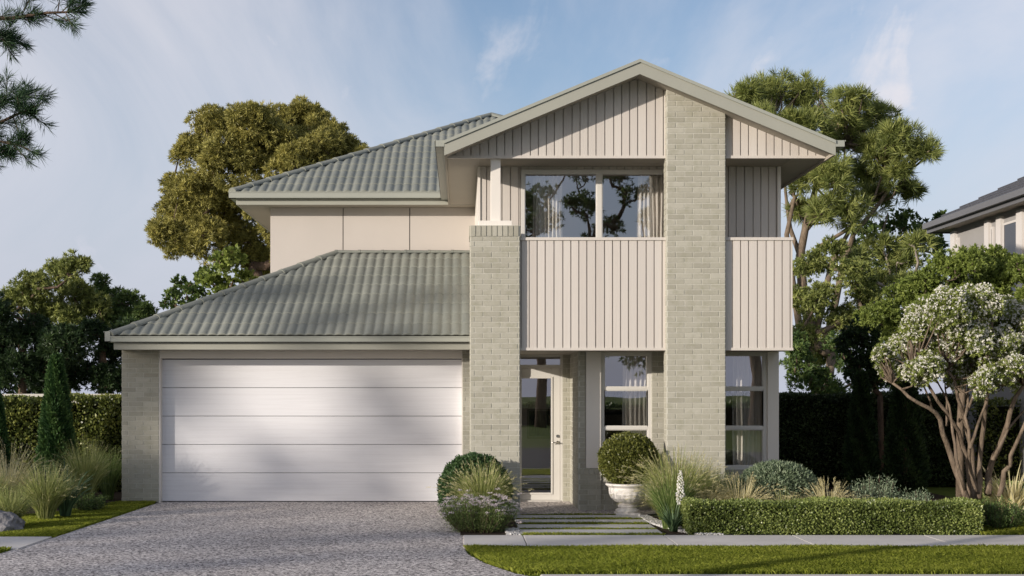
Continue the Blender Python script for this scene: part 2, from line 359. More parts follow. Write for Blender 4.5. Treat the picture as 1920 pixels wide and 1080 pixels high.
def grass_geo(cx_, cy_, cz_, n, h, rad, lean, width, seg=5, hv=.35, bias=(0, 0)):
    a = rng.random(n)*2*math.pi; r0 = rad*np.sqrt(rng.random(n))
    base = np.stack([cx_+np.cos(a)*r0, cy_+np.sin(a)*r0, np.full(n, cz_)], 1)
    a2 = a+rng.normal(size=n)*.5; out = np.stack([np.cos(a2)+bias[0], np.sin(a2)+bias[1], np.zeros(n)], 1)
    H = h*(1-hv+hv*rng.random(n)*1.6); le = lean*H*(.3+.9*rng.random(n)); side = np.stack([-np.sin(a2+1.2*rng.normal(size=n)), np.cos(a2+1.2*rng.normal(size=n)), np.zeros(n)], 1)
    oo = rng.random(n)**.8; le = lean*H*(.12+1.05*oo)
    V = []
    for k in range(seg+1):
        f = k/seg; wd = width*(1-f**1.6)*.5+.0008
        p = base+out*(le*f**1.5)[:, None]+np.stack([0*H, 0*H, H*(f-.72*oo*lean*f**3)], 1)
        V += [p-side*wd, p+side*wd]
    V = np.stack(V, 1); idx = np.arange(n)[:, None]*(2*(seg+1))
    Fq = np.concatenate([idx+np.array([[2*k, 2*k+1, 2*k+3, 2*k+2]]) for k in range(seg)], 0)
    tip = (V[:, -1]+V[:, -2])/2; tdir = unit(tip-(V[:, -3]+V[:, -4])/2)
    return V.reshape(-1, 3), Fq, np.tile(np.clip(rng.normal(.5, .25, n), 0, 1), seg), tip, tdir

# ================================================================ SETTING
def sheet(name, poly, z, m, label=None, cat=None):
    me = bpy.data.meshes.new(name); me.from_pydata([(x, y, z) for x, y in poly], [], [tuple(range(len(poly)))]); me.update()
    return tag(link(name, me, m), kind='structure')
def slab(name, poly, z0, z1, m, kind='structure', bevel=0):
    mb = MB(); n_ = len(poly)
    mb.add([(x, y, z0) for x, y in poly]+[(x, y, z1) for x, y in poly], [tuple(range(n_-1, -1, -1)), tuple(range(n_, 2*n_))]+[(i, (i+1) % n_, (i+1) % n_+n_, i+n_) for i in range(n_)])
    return tag(mb.build(name, m, bevel=bevel), kind=kind)
sheet('ground', [(-400, -400), (400, -400), (400, 600), (-400, 600)], -.02, M['lawn'])
sheet('road', [(-200, .5), (200, .5), (200, 11.3), (-200, 11.3)], -.012, M['asphalt'])
DRV = [(-6.2, 11.3), (1.1, 11.3), (.72, 11.9), (.51, 12.2), (.24, 12.9), (.07, 13.6), (.02, 14.15), (.02, 15.36), (-.03, 17), (-.03, 18.7), (.7, 18.75), (.7, 17.95), (1.6, 17.85), (2.55, 17.95), (2.9, 18.3), (2.9, 18.76), (1.75, 18.76), (1.75, 20.3), (.01, 20.3), (-4.79, 20.3), (-4.80, 19.9), (-4.9, 15.3), (-5.0, 13.7), (-5.3, 12.4)]
sheet('driveway', DRV, .0, M['aggregate'])
m_bed = sheet('garden_bed', [(2.4, 15.42), (6.4, 15.42), (8.2, 16.2), (8.2, 24.5), (4.6, 24.5), (4.6, 18.9), (2.4, 18.9)], -.012, M['soil'])
sheet('garden_bed', [(-12, 16.3), (-6.2, 16.6), (-5.9, 18.2), (-5.55, 19.4), (-5.40, 19.9), (-5.4, 24.2), (-12, 24.2)], -.012, M['soil'])
sheet('garden_bed', [(-.02, 15.4), (.71, 15.4), (.70, 18.7), (-.02, 18.7)], .004, M['soil'])
mbk = MB(); mbk.box(.75, 60, 11.45, 12.18, -.14, -.004); o = mbk.build('kerb', M['concrete'], bevel=.02); tag(o, kind='structure')
mbk = MB(); mbk.box(-60, -5.4, 11.45, 12.18, -.14, -.004); o = mbk.build('kerb', M['concrete'], bevel=.02); tag(o, kind='structure')
# footpath slabs with saw joints; the right run is cut where the photo shows joints
mbf = MB()
for a, b_ in ((.02, .735), (.745, 2.445), (2.455, 4.0), (4.01, 5.6), (5.61, 7.2), (7.21, 8.8), (8.81, 10.4), (10.41, 60)):
    mbf.box(a, b_, 14.15, 15.36, -.06, .012)
tag(mbf.build('footpath', M['concrete'], bevel=.006), kind='structure')
mbf = MB()
for a, b_ in ((-60, -8.2), (-8.19, -6.6), (-6.59, -4.93)): mbf.box(a, b_, 14.05, 15.2, -.06, .012)
tag(mbf.build('footpath', M['concrete'], bevel=.006), kind='structure')
# stepping pavers
for i, (a, b_) in enumerate(((17.35, 17.8), (16.8, 17.2), (16.1, 16.55), (15.5, 15.95))):
    mb = MB(); mb.box(.72, 2.47, a, b_, -.03, .018)
    o = mb.build('paver', M['paver'], bevel=.006)
    tag(o, ['long grey concrete paver nearest the front door', 'long grey concrete paver, second from the front door', 'long grey concrete paver, second from the footpath', 'long grey concrete paver nearest the footpath'][i], 'paver', 'stepping pavers leading to the door')

def blades(name, polys, dens, h, label_kind='stuff', m=None, width=.006, z=0.0):
    VV, FF, RR = [], [], []; off = 0
    for (x0, x1, y0, y1, fn) in polys:
        n_ = int(dens*(x1-x0)*(y1-y0)); x = x0+(x1-x0)*rng.random(n_); y = y0+(y1-y0)*rng.random(n_)
        if fn is not None:
            k = fn(x, y); x = x[k]; y = y[k]; n_ = len(x)
        cl = .55+.45*np.sin(x*3.1+2*np.sin(y*2.3))*np.sin(y*4.1+1.3*np.sin(x*1.7))+.25*rng.random(n_)
        hh = h*(.55+.35*cl+.5*rng.random(n_)); a = rng.random(n_)*6.283; le = hh*(.25+.9*rng.random(n_))
        b = np.stack([x, y, np.full(n_, z-.018)], 1); s = np.stack([np.cos(a+1.57), np.sin(a+1.57), 0*a], 1)*width*.5
        dd = np.stack([np.cos(a), np.sin(a), 0*a], 1)
        mid = b+dd*(le*.3)[:, None]+np.stack([0*a, 0*a, hh*.62], 1); tip = b+dd*le[:, None]+np.stack([0*a, 0*a, hh], 1)
        V = np.stack([b-s, b+s, mid+s*.8, tip, mid-s*.8], 1).reshape(-1, 3)
        Fq = np.arange(n_)[:, None]*5+np.array([[0, 1, 2, 3, 4]])
        VV.append(V); FF.append(Fq+off); off += len(V); RR.append(np.clip(.35*cl+.25+.22*rng.normal(size=n_), 0, 1))
    o = npmesh(name, np.concatenate(VV), np.concatenate(FF), m or M['g_lawn'], None, np.concatenate(RR))
    return tag(o, kind='stuff')
def verge(x, y):   # right of the flared driveway edge
    ed = np.interp(y, [12.2, 12.9, 13.6, 14.15], [.55, .28, .11, .05]); return x > ed
blades('grass', [(0, 7.2, 12.2, 14.19, verge), (7.2, 8.6, 12.2, 14.19, None)], 9500, .050)
def leftlawn(x, y): return (x < np.interp(y, [12.2, 15.2, 20.1], [-5.3, -4.93, -4.85])) & (x > np.interp(y, [15.2, 16.5, 18.2, 19.4, 20.0], [-9, -7.2, -5.9, -5.55, -5.42]))
blades('grass', [(-7.4, -4.85, 15.2, 20.0, leftlawn)], 9000, .045)
blades('grass', [(-7.5, -4.95, 12.2, 14.05, lambda x, y: x < np.interp(y, [12.2, 14.05], [-5.4, -5.02]))], 7000, .05)
gr = [(.75, 2.45, a, b_, None) for a, b_ in ((15.37, 15.49), (15.95, 16.1), (16.56, 16.79), (17.21, 17.34), (17.81, 17.9))]
blades('grass', gr, 9000, .045)
blades('grass', [(6.35, 9.5, 15.4, 18.5, None)], 3500, .06)
# white pebbles
n_ = 6500; t = rng.random(n_); pxs = 2.48+.42*np.clip(1-t*1.25, 0, 1)**2+.30*rng.random(n_)*(1-.6*t); pys = 15.40+2.3*t+.05*rng.random(n_)
ex = rng.random(1400); pxs = np.concatenate([pxs, .55+.17*rng.random(500), ]); pys = np.concatenate([pys, 15.4+.7*rng.random(500)])
n_ = len(pxs); r = .011+.011*rng.random(n_)
oct_ = np.array([[1, 0, 0], [0, 1, 0], [-1, 0, 0], [0, -1, 0], [0, 0, .7], [0, 0, -.7]]); of = np.array([[0, 1, 4], [1, 2, 4], [2, 3, 4], [3, 0, 4], [1, 0, 5], [2, 1, 5], [3, 2, 5], [0, 3, 5]])
V = (np.stack([pxs, pys, .004+.014*rng.random(n_)], 1)[:, None, :]+oct_[None]*r[:, None, None]*(.7+.6*rng.random((n_, 1, 3)))+.003*rng.normal(size=(n_, 6, 3))).reshape(-1, 3)
Fq = (np.arange(n_)[:, None, None]*6+of[None]).reshape(-1, 3)
tag(npmesh('pebbles', V, Fq, M['pebble'], None, np.repeat(rng.random(n_), 8)), kind='stuff')

# ================================================================ HOUSE
H = thing('detached_house', 'two storey house of pale green grey brick with white garage door and tiled roofs', 'house', (0, 20, 0))
BP, BL = .076, .243                                 # brick pitches
def bricks(mb, o, u, nrm, width, z0, z1, phase=0., top=None, prot=.006, soldier=False):
    """brick faces on a wall whose lower left corner is o; u = run direction, nrm = outward"""
    o, u, nrm = Vector(o), Vector(u), Vector(nrm); g = .005; row = 0
    z = z0
    while z < z1-.01:
        zt = min(z+BP, z1); a = -BL+(phase+(BL/2 if row % 2 else 0)) % BL
        step = BL
        if soldier: a = 0; step = BP; zt = z1
        while a < width:
            x0, x1 = max(a, 0)+g*.8, min(a+step, width)-g*.8
            if x1-x0 > .012:
                q0, q1 = z+g*.55, zt-g*.55; ok = True
                if top is not None:
                    lim = min(top((o+u*x0).x), top((o+u*x1).x)); hi = max(top((o+u*x0).x), top((o+u*x1).x))
                    if q0 > hi+.02: ok = False
                    q1 = min(q1, max(lim+.1, q0+.01))
                if ok:
                    pr = prot+random.uniform(-.0015, .0015); c_ = .0035
                    def pt(x, zz_, dd): v = o+u*x+nrm*dd; return (v.x, v.y, zz_)
                    vs = [pt(x0, q0, -.004), pt(x1, q0, -.004), pt(x1, q1, -.004), pt(x0, q1, -.004), pt(x0+c_, q0+c_, pr), pt(x1-c_, q0+c_, pr), pt(x1-c_, q1-c_, pr), pt(x0+c_, q1-c_, pr)]
                    mb.add(vs, [(4, 5, 6, 7), (0, 1, 5, 4), (1, 2, 6, 5), (2, 3, 7, 6), (3, 0, 4, 7)])
            a += step
        z = zt; row += 1
def brick_block(name, x0, x1, y0, y1, z0, z1, parent, phase=0., top=None, sides='FLRB', soldier_top=0):
    """a brick volume: mortar core with real bricks standing 6 mm proud"""
    core = MB()
    if top is None: core.box(x0, x1, y0, y1, z0, z1)
    else: core.prism([(x0, z0), (x1, z0), (x1, top(x1)), (x0, top(x0))], y0, y1)
    mb = MB(); zt = z1-soldier_top
    for s in sides:
        A = {'F': ((x0, y0, 0), (1, 0, 0), (0, -1, 0), x1-x0), 'R': ((x1, y0, 0), (0, 1, 0), (1, 0, 0), y1-y0),
             'B': ((x1, y1, 0), (-1, 0, 0), (0, 1, 0), x1-x0), 'L': ((x0, y1, 0), (0, -1, 0), (-1, 0, 0), y1-y0)}[s]
        bricks(mb, A[0], A[1], A[2], A[3], z0, zt, phase, top)
        if soldier_top: bricks(mb, A[0], A[1], A[2], A[3], zt, z1, soldier=True, prot=.014)
    o = mb.build(name, M['brick'], parent); core.build('mortar', M['mortar'], o); return o
def cladding(name, x0, x1, z0, z1, y, parent, top=None, pitch=.118, cap=True, thick=.03, edges=True):
    """vertical grooved boards standing before a backing sheet"""
    mb = MB(); x = x0; t0 = z0+.035 if cap else z0; t1 = z1-.035 if (cap and top is None) else z1; k = 0; GB_ = .0075
    while x < x1-.005:
        wv = pitch*(1.06 if (k*7) % 5 in (1, 3) else .96); e = min(x+wv, x1); g = GB_
        if top is None: mb.box(x+g, e-g, y, y+.032, t0, t1)
        else:
            a, b_ = x+g, e-g
            if max(top(a), top(b_)) > t0+.01:
                ha, hb = max(top(a), t0+.002), max(top(b_), t0+.002)
                mb.prism([(a, t0), (b_, t0), (b_, hb), (a, ha)], y, y+.032)
        x = e; k += 1
    if top is None: mb.box(x0, x1, y+.029, y+thick+.02, z0, z1, .5)
    else:
        pts = [(x0, z0), (x1, z0), (x1, max(z0+.003, top(x1)))]+([(GX, top(GX))] if x0 < GX < x1 else [])+[(x0, max(z0+.003, top(x0)))]
        mb.prism(pts, y+.029, y+thick+.02, .5)
    if cap:
        mb.box(x0, x1, y-.012, y+.016, z0-.004, z0+.035, .6)
        if top is None: mb.box(x0, x1, y-.018, y+.06, z1-.035, z1+.006, .7)
    return mb.build(name, M['cladding'], parent)
# ---- garage
YG = 20.0
brick_block('brick_wall', -5.38, -4.79, YG, YG+.24, 0, 2.45, H, .1)
brick_block('brick_wall', .01, .80, YG, YG+.24, 0, 2.45, H, .17)
brick_block('brick_wall', -5.38, -5.14, YG+.24, 27, 0, 2.5, H, .0, sides='L')
mb = MB(); mb.box(-4.79, .01, YG+.01, YG+.24, 2.282, 2.44); mb.build('garage_lintel', M['white'], H, bevel=.004)
g = MB()
for i in range(5): g.box(-4.78, .0, YG+.15, YG+.19, .012+i*.4525, .012+(i+1)*.4525-.007)
gd = g.build('garage_door', M['gdoor'], H, bevel=.003)
mb = MB(); mb.box(-4.775, -.005, YG+.148, YG+.174, .001, .011); mb.build('bottom_seal', M['dark'], gd)
mb = MB(); mb.box(-4.79, .01, YG+.175, YG+.2, .0, 2.29); mb.build('door_backing', M['dark'], gd)
mb = MB(); mb.box(-4.798, -4.775, YG+.004, YG+.15, 0, 2.282); mb.build('door_jamb', M['white'], H)
mb = MB(); mb.box(-.004, .018, YG+.004, YG+.15, 0, 2.282); mb.build('door_jamb', M['white'], H)
mb = MB(); mb.box(-5.37, .25, 19.5, 19.53, 2.404, 2.515); mb.build('fascia', M['trim'], H, bevel=.003)
mb = MB(); mb.box(-5.372, .25, 19.531, 20.0, 2.41, 2.425); mb.build('soffit', M['soffit'], H)
def gutter_y(x0, x1, y, z0, z1, parent, wd=.11):         # gutter running in X, open at the top, front face at y
    mb = MB(); mb.box(x0, x1, y, y+wd, z0, z0+.008); mb.box(x0, x1, y-.004, y+.004, z0, z1); mb.box(x0, x1, y-.012, y+.0, z1-.014, z1+.002)
    mb.box(x0, x0+.004, y, y+wd, z0, z1); mb.box(x1-.004, x1, y, y+wd, z0, z1); return mb.build('gutter', M['gutter'], parent)
def gutter_x(y0, y1, x, z0, z1, parent, wd=.11):
    mb = MB(); s = 1 if wd > 0 else -1; xs = sorted((x, x+wd)); mb.box(xs[0], xs[1], y0, y1, z0, z0+.008)
    a = sorted((x, x+.006*s)); mb.box(a[0], a[1], y0, y1, z0, z1); a = sorted((x-.010*s, x)); mb.box(a[0], a[1], y0, y1, z1-.014, z1+.002)
    mb.box(xs[0]+.0, xs[1], y0, y0+.004, z0, z1); return mb.build('gutter', M['gutter'], parent)
gutter_y(-5.47, .16, 19.4, 2.523, 2.603, H)
gutter_x(19.39, 27, -5.485, 2.523, 2.68, H, .09)
# ---- tiled roofs
RP = .15; CP = .405
def tiles(P0, u, v, nrm, ulen, vlen, uL, uR):
    """rolled concrete tiles on a sloping plane; uL, uR bound each height v"""
    P0, u, v, nrm = (np.array(q, float) for q in (P0, u, v, nrm)); nu = int(ulen/RP*8)+2
    us = np.arange(nu)*RP/8; VV, FF, RR = [], [], []; off = 0; vv = 0.; ci = 0
    prof = lambda q: .027*np.abs(np.sin(np.pi*q/RP))**.95
    while vv < vlen-1e-3:
        v1 = min(vv+CP, vlen); rows = []
        for (t, hh) in ((vv, .0), (vv, .013), (vv+.01, .015), ((vv+v1)/2, .009), (v1+.02, .002)):
            tt = min(t, vlen); uu = np.clip(us, uL(tt), uR(tt)); h = prof(uu)+hh if hh else prof(uu)*.4
            rows.append(P0+np.outer(uu, u)+tt*v+np.outer(h, nrm))
        A = np.stack(rows, 0).reshape(-1, 3)
        i, j = np.meshgrid(range(len(rows)-1), range(nu-1), indexing='ij'); a = (i*nu+j).ravel()
        FF.append(np.stack([a, a+1, a+nu+1, a+nu], 1)+off); VV.append(A); off += len(A)
        cell = (us[:-1]//(RP*2)).astype(int); rr = np.random.default_rng(ci+5).random(200)[cell]; RR.append(np.tile(rr, len(rows)-1)); ci += 1
        vv = v1
    return np.concatenate(VV), np.concatenate(FF), np.concatenate(RR)
def hipcaps(mb, A, B, r=.09, L=.40):
    A, B = Vector(A), Vector(B); t = (B-A); n_ = max(1, int(t.length/L)); t.normalize(); s = t.cross(Vector((0, 0, 1))).normalized(); up = s.cross(t)
    st = (B-A).length/n_
    for i in range(n_):
        p0 = A+t*(i*st-.03); p1 = A+t*((i+1)*st); vs = []
        for p, q in ((p0, r*1.08), (p0+t*.04, r*1.08), (p0+t*.05, r), (p1, r*.88)):
            for k in range(9):
                a = math.pi*k/8; vs.append(p+s*math.cos(a)*q*1.15+up*(math.sin(a)*q*.8-.045))
        fs = [(a_*9+k, a_*9+k+1, (a_+1)*9+k+1, (a_+1)*9+k) for a_ in range(3) for k in range(8)]+[tuple(range(9))]
        mb.add(vs, fs)
def join(parts, name, m, parent):
    VV, FF, RR = [], [], []; off = 0
    for V, Fq, R in parts: VV.append(V); FF.append(Fq+off); RR.append(R); off += len(V)
    return npmesh(name, np.concatenate(VV), np.concatenate(FF), m, parent, np.concatenate(RR), False)
def hip_roof(x0, x1, y0, y1, ze, tan, name, parent, faces='FL', ridge_y=None):
    c = 1/math.hypot(1, tan); dd = ridge_y-y0; vl = dd/c
    parts = []
    if 'F' in faces: parts.append(tiles((x0, y0, ze), (1, 0, 0), (0, c, c*tan), (0, -c*tan, c), x1-x0, vl, lambda t: t*c, (lambda t: x1-x0-t*c) if 'R' in faces else (lambda t: x1-x0)))
    if 'L' in faces: parts.append(tiles((x0, y1, ze), (0, -1, 0), (c, 0, c*tan), (-c*tan, 0, c), y1-y0, vl, lambda t: 0 if y1 < 2*ridge_y-y0-.1 else t*c, lambda t: y1-y0-t*c))
    if 'R' in faces: parts.append(tiles((x1, y0, ze), (0, 1, 0), (-c, 0, c*tan), (c*tan, 0, c), y1-y0, vl, lambda t: t*c, lambda t: y1-y0-t*c))
    if 'B' in faces: parts.append(tiles((x1, y1, ze), (-1, 0, 0), (0, -c, c*tan), (0, c*tan, c), x1-x0, vl, lambda t: t*c, lambda t: x1-x0-t*c))
    return join(parts, name, M['tile'], parent)
mb = MB(); mb.box(-5.37, .25, 19.532, 19.56, 2.515, 2.66); mb.build('eave_board', M['trim'], H)
mb = MB(); mb.box(-5.3, .3, 26.6, 26.7, 0, 2.6); mb.build('back_wall', M['panel'], H)
R1 = hip_roof(-5.41, .25, 19.44, 26.5, 2.62, .508, 'garage_roof', H, 'FL', 22.62)
mb = MB(); hipcaps(mb, (-5.40, 19.45, 2.67), (-2.24, 22.61, 4.275)); hipcaps(mb, (-2.24, 22.61, 4.28), (.25, 22.61, 4.28), .07, .41); mb.build('hip_cap', M['tile'], R1)
brick_block('brick_pillar', .12, .816, 17.82, 18.52, 0, 4.10, H, .06, soldier_top=.16)
# ---- upper storey behind the garage roof: three rendered panels with shadow joints
YU = 22.75
mb = MB()
for a, b_ in ((-3.446, -2.145), (-2.130, -.945), (-.93, .25)): mb.box(a, b_, YU, YU+.02, 3.6, 5.065)
wp = mb.build('wall_panel', M['panel'], H, bevel=.003); mb = MB(); mb.box(-3.44, .25, YU+.021, YU+.2, 2.4, 5.06); mb.build('joint_backing', M['dark'], wp)
mb = MB(); mb.box(-3.446, -3.3, YU+.021, 31.5, 2.4, 5.06); mb.box(4.5, 4.69, 18.9, 31.5, 0, 2.40); mb.box(4.5, 4.69, 18.62, 31.5, 2.40, 5.06); mb.box(-3.3, 4.5, 31.3, 31.5, 0, 5.05)
mb.build('side_wall', M['cladding'], H)
mb = MB(); mb.box(-3.99, .3, 22.35, 22.38, 5.06, 5.165); mb.box(-3.99, -3.96, 22.381, 32, 5.06, 5.165); mb.build('fascia', M['trim'], H, bevel=.003)
mb = MB(); mb.box(-3.955, .25, 22.381, 32, 5.067, 5.08); mb.box(-.208, .25, 17.955, 22.38, 5.064, 5.082); mb.box(4.69, 5.143, 17.955, 32, 5.064, 5.082); mb.build('soffit', M['soffit'], H)
gutter_y(-4.10, -.28, 22.24, 5.167, 5.272, H); gutter_x(22.24, 32.1, -4.10, 5.167, 5.272, H)
mb = MB(); mb.box(-3.98, .3, 22.352, 22.38, 5.166, 5.30); mb.build('eave_board', M['trim'], H)
R2 = hip_roof(-4.05, 5.3, 22.3, 31.9, 5.275, .506, 'main_roof', H, 'FLRB', 27.0)
mb = MB(); hipcaps(mb, (-4.04, 22.31, 5.33), (.62, 26.98, 7.70)); hipcaps(mb, (5.29, 22.31, 5.33), (.64, 26.98, 7.70)); hipcaps(mb, (-4.04, 31.89, 5.33), (.62, 27.0, 7.70)); mb.build('hip_cap', M['tile'], R2)
# ---- front gable
GX, GY, GT, GB, GS = 2.466, 17.5, 6.36, 6.153, .4155
under = lambda x: GB+.035-GS*abs(x-GX)
topz = lambda x: GT-GS*abs(x-GX)
YB = 17.9
cladding('gable_cladding', -.21, 3.02, 5.062, 6.3, YB, H, top=under)
cladding('gable_cladding', 3.72, 5.14, 5.062, 6.3, YB, H, top=under)
hw = 2.71
for s in (-1, 1):
    mb = MB(); e = GX+s*hw
    pts = [(GX, GB), (e, GB-GS*hw), (e, GT-.045-GS*hw), (GX, GT-.045)]
    if s < 0: pts = pts[::-1]
    mb.prism(pts, GY, GY+.03); mb.build('barge_board', M['trim'], H)
    mb = MB(); pts = [(GX, GT-.045), (e, GT-.045-GS*hw), (e, GT-GS*hw), (GX, GT)]
    if s < 0: pts = pts[::-1]
    mb.prism(pts, GY-.02, GY+.06); mb.build('verge_cap', M['gutter'], H)
    # roof slope: soffit lining beneath, tiles above
    mb = MB(); e2 = GX+s*(hw+.0)
    pts = [(GX, under(GX)+.0), (e2, under(e2)), (e2, under(e2)+.03), (GX, under(GX)+.03)]
    if s < 0: pts = pts[::-1]
    mb.prism(pts, GY+.031, 17.93); mb.build('verge_soffit', M['soffit'], H)
c = 1/math.hypot(1, GS); sl = hw/c
pl = tiles((GX-hw, 26, GT-.085-GS*hw), (0, -1, 0), (c, 0, c*GS), (-c*GS, 0, c), 26-GY-.06, sl, lambda t: 0, lambda t: 26-GY-.06)
pr_ = tiles((GX+hw, GY+.06, GT-.085-GS*hw), (0, 1, 0), (-c, 0, c*GS), (c*GS, 0, c), 26-GY-.06, sl, lambda t: 0, lambda t: 26-GY-.06)
R3 = join([pl, pr_], 'gable_roof', M['tile'], H)
mb = MB()
for s in (-1, 1):
    e = GX+s*hw; pts = [(GX, GT-.15), (e, GT-.15-GS*hw), (e, GT-.10-GS*hw), (GX, GT-.10)]
    if s < 0: pts = pts[::-1]
    mb.prism(pts, GY+.06, 24.5)
mb.build('roof_sheathing', M['trim'], R3)
mb = MB(); hipcaps(mb, (GX, GY+.1, GT-.07), (GX, 24.4, GT-.07), .07); mb.build('ridge_cap', M['tile'], R3)
# side gutters and fascias of the gable roof
gutter_x(GY-.0, 22.3, -.37, 5.14, 5.235, H, .13); gutter_x(GY-.0, 31.9, 5.305, 5.14, 5.235, H, -.13)
mb = MB(); mb.box(-.24, -.21, GY+.031, 22.35, 5.03, 5.15); mb.box(5.145, 5.175, GY+.031, 32, 5.03, 5.15); mb.build('fascia', M['soffit'], H)
# soffit over the balcony, boxed beam line
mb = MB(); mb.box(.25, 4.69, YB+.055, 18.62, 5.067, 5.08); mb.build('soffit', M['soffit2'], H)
# ---- upper wall behind the balcony
YW = 18.6
def window(name, x0, x1, z0, z1, y, cols=(), rows=(), parent=H, fw=.05, mw=.045, depth=.07, matf='frame'):
    """frame ring, mullions at cols (x) and transoms at rows (z); each light its own pane"""
    mb = MB(); mb.box(x0, x0+fw, y, y+depth, z0, z1); mb.box(x1-fw, x1, y, y+depth, z0, z1)
    mb.box(x0+fw, x1-fw, y, y+depth, z1-fw, z1); mb.box(x0+fw, x1-fw, y, y+depth, z0, z0+fw)
    for x in cols: mb.box(x-mw/2, x+mw/2, y+.004, y+depth-.004, z0+fw, z1-fw)
    xs = [x0+fw]+[q for x in cols for q in (x-mw/2, x+mw/2)]+[x1-fw]
    for z in rows:
        for i in range(0, len(xs), 2): mb.box(xs[i], xs[i+1], y+.002, y+depth-.006, z-mw/2, z+mw/2)
    zs = [z0+fw]+[q for z in rows for q in (z-mw/2, z+mw/2)]+[z1-fw]
    wo = bpy.data.objects.new(name, None)
    fo = mb.build(name, M[matf], parent, bevel=.003)
    for i in range(0, len(xs), 2):
        for j in range(0, len(zs), 2):
            b = MB(); e = .012
            for (q0, q1, r0_, r1_) in ((xs[i], xs[i]+e, zs[j], zs[j+1]), (xs[i+1]-e, xs[i+1], zs[j], zs[j+1]), (xs[i]+e, xs[i+1]-e, zs[j], zs[j]+e), (xs[i]+e, xs[i+1]-e, zs[j+1]-e, zs[j+1])):
                b.box(q0, q1, y+.012, y+depth-.012, r0_, r1_)
            b.build('glazing_bead', M[matf], fo)
            p = MB(); yy = y+depth*.55; p.add([(xs[i], yy, zs[j]), (xs[i+1], yy, zs[j]), (xs[i+1], yy, zs[j+1]), (xs[i], yy, zs[j+1])], [(0, 1, 2, 3)]); p.build('pane', M['glass'], fo)
    bpy.data.objects.remove(wo); return fo
window('window', .871, 3.10, 3.30, 5.02, YW-.02, cols=(2.022,), fw=.055, mw=.075)
cladding('upper_cladding', .25, .868, 2.95, 5.066, YW, H, cap=False)
cladding('upper_cladding', .871, 3.10, 5.022, 5.066, YW, H, cap=False)
cladding('upper_cladding', 3.105, 4.64, 2.95, 5.066, YW, H, cap=False)
mb = MB(); mb.box(4.64, 4.69, YW-.02, YW+.03, 2.95, 5.066); mb.build('corner_trim', M['white'], H)
mb = MB(); mb.box(.235, .27, YW-.02, 22.75, 2.5, 5.066); mb.build('corner_trim', M['white'], H)
mb = MB(); mb.box(.27, .29, YW+.05, 22.75, 2.5, 5.06); mb.build('side_wall', M['panel'], H)
# ---- balcony box and its underside
cladding('balcony_cladding', .25, 2.90, 2.343, 3.933, YB, H)
cladding('balcony_cladding', 3.72, 4.69, 2.343, 3.933, YB, H)
mb = MB(); mb.box(2.90, 3.72, YB+.03, YB+.06, 2.343, 3.933); mb.build('balcony_backing', M['cladding'], H)
for a, b_ in ((4.66, 4.69), (.25, .28)): mb = MB(); mb.box(a, b_, YB+.052, YW, 2.343, 3.933); mb.build('balcony_side', M['cladding'], H)
mb = MB(); mb.box(.25, 4.69, YB+.052, 20.3, 2.346, 2.37); mb.build('soffit', M['soffit'], H)
mb = MB(); mb.box(.29, 4.65, YB+.07, YW+.1, 2.9, 2.96); mb.build('balcony_floor', M['concrete'], H)
# ---- brick pillars and timber post
brick_block('brick_pillar', PX(1250, 17.82), PX(1360, 17.82), 17.82, 18.05, 0, 6.3, H, .13, top=lambda x: under(x)+.02)
po = MB(); po.box(PX(920, 17.95), PX(938.5, 17.95), 17.95, 18.09, 4.12, 5.066); po = po.build('post', M['white'], H, bevel=.004)
mb = MB(); mb.box(PX(897, 17.88), PX(960, 17.88), 17.88, 18.3, 4.101, 4.175); mb.build('plinth', M['white'], po, bevel=.004)
# ---- ground floor bay
YL = 18.75
brick_block('brick_wall', 1.728, 1.835, YL, YL+.2, .619, 2.345, H, .02, sides='FL')
brick_block('brick_wall', 1.728, 2.065, YL-.03, YL+.2, 0, .619, H, .02, sides='FL', soldier_top=.09)
brick_block('brick_wall', 2.065, 2.816, YL, YL+.2, 0, .60, H, .05, sides='F')
brick_block('brick_wall', 2.816, 3.75, YL, YL+.2, 0, 2.345, H, .09, sides='F')
brick_block('brick_wall', 3.75, 4.69, YL, YL+.2, 0, .60, H, .14, sides='FR')
brick_block('brick_wall', 1.728, 1.86, YL+.2, 20.2, 0, 2.345, H, .09, sides='L')
brick_block('brick_wall', 1.61, 1.728, 20.2, 20.4, 0, 2.345, H, .19, sides='F')
for a, b_ in ((1.84, 2.062), (4.53, 4.695)):
    mb = MB(); mb.box(a, b_, YL-.035, YL+.15, .622, 2.345); mb.build('pier_panel', M['white'], H, bevel=.004)
tz = (PZ(728.8, YL), PZ(802.5, YL))
window('window', 2.065, 2.816, .60, 2.345, YL+.02, rows=tz)
window('window', 3.75, 4.53, .60, 2.345, YL+.02, rows=tz)
# ---- front door with its transom light
YD = 20.2
mb = MB(); mb.box(.80, .84, YD, YD+.1, .0, 2.345); mb.box(1.575, 1.61, YD, YD+.1, 0, 2.345); mb.box(.84, 1.575, YD, YD+.1, 2.315, 2.345); mb.box(.84, 1.575, YD, YD+.1, 2.135, 2.185); mb.box(.84, 1.575, YD-.02, YD+.1, 0, .018)
fo = mb.build('door_frame', M['frame'], H, bevel=.003)
p = MB(); p.add([(.84, YD+.05, 2.185), (1.575, YD+.05, 2.185), (1.575, YD+.05, 2.315), (.84, YD+.05, 2.315)], [(0, 1, 2, 3)]); p.build('pane', M['glass'], fo)
mb = MB(); x0, x1 = .845, 1.57; a, b_, q0, q1 = .95, 1.432, .135, 1.973
mb.box(x0, a, YD+.02, YD+.065, .022, 2.13); mb.box(b_, x1, YD+.02, YD+.065, .022, 2.13); mb.box(a, b_, YD+.02, YD+.065, .022, q0); mb.box(a, b_, YD+.02, YD+.065, q1, 2.13)
do = mb.build('front_door', M['frame'], H, bevel=.004)
mb = MB()
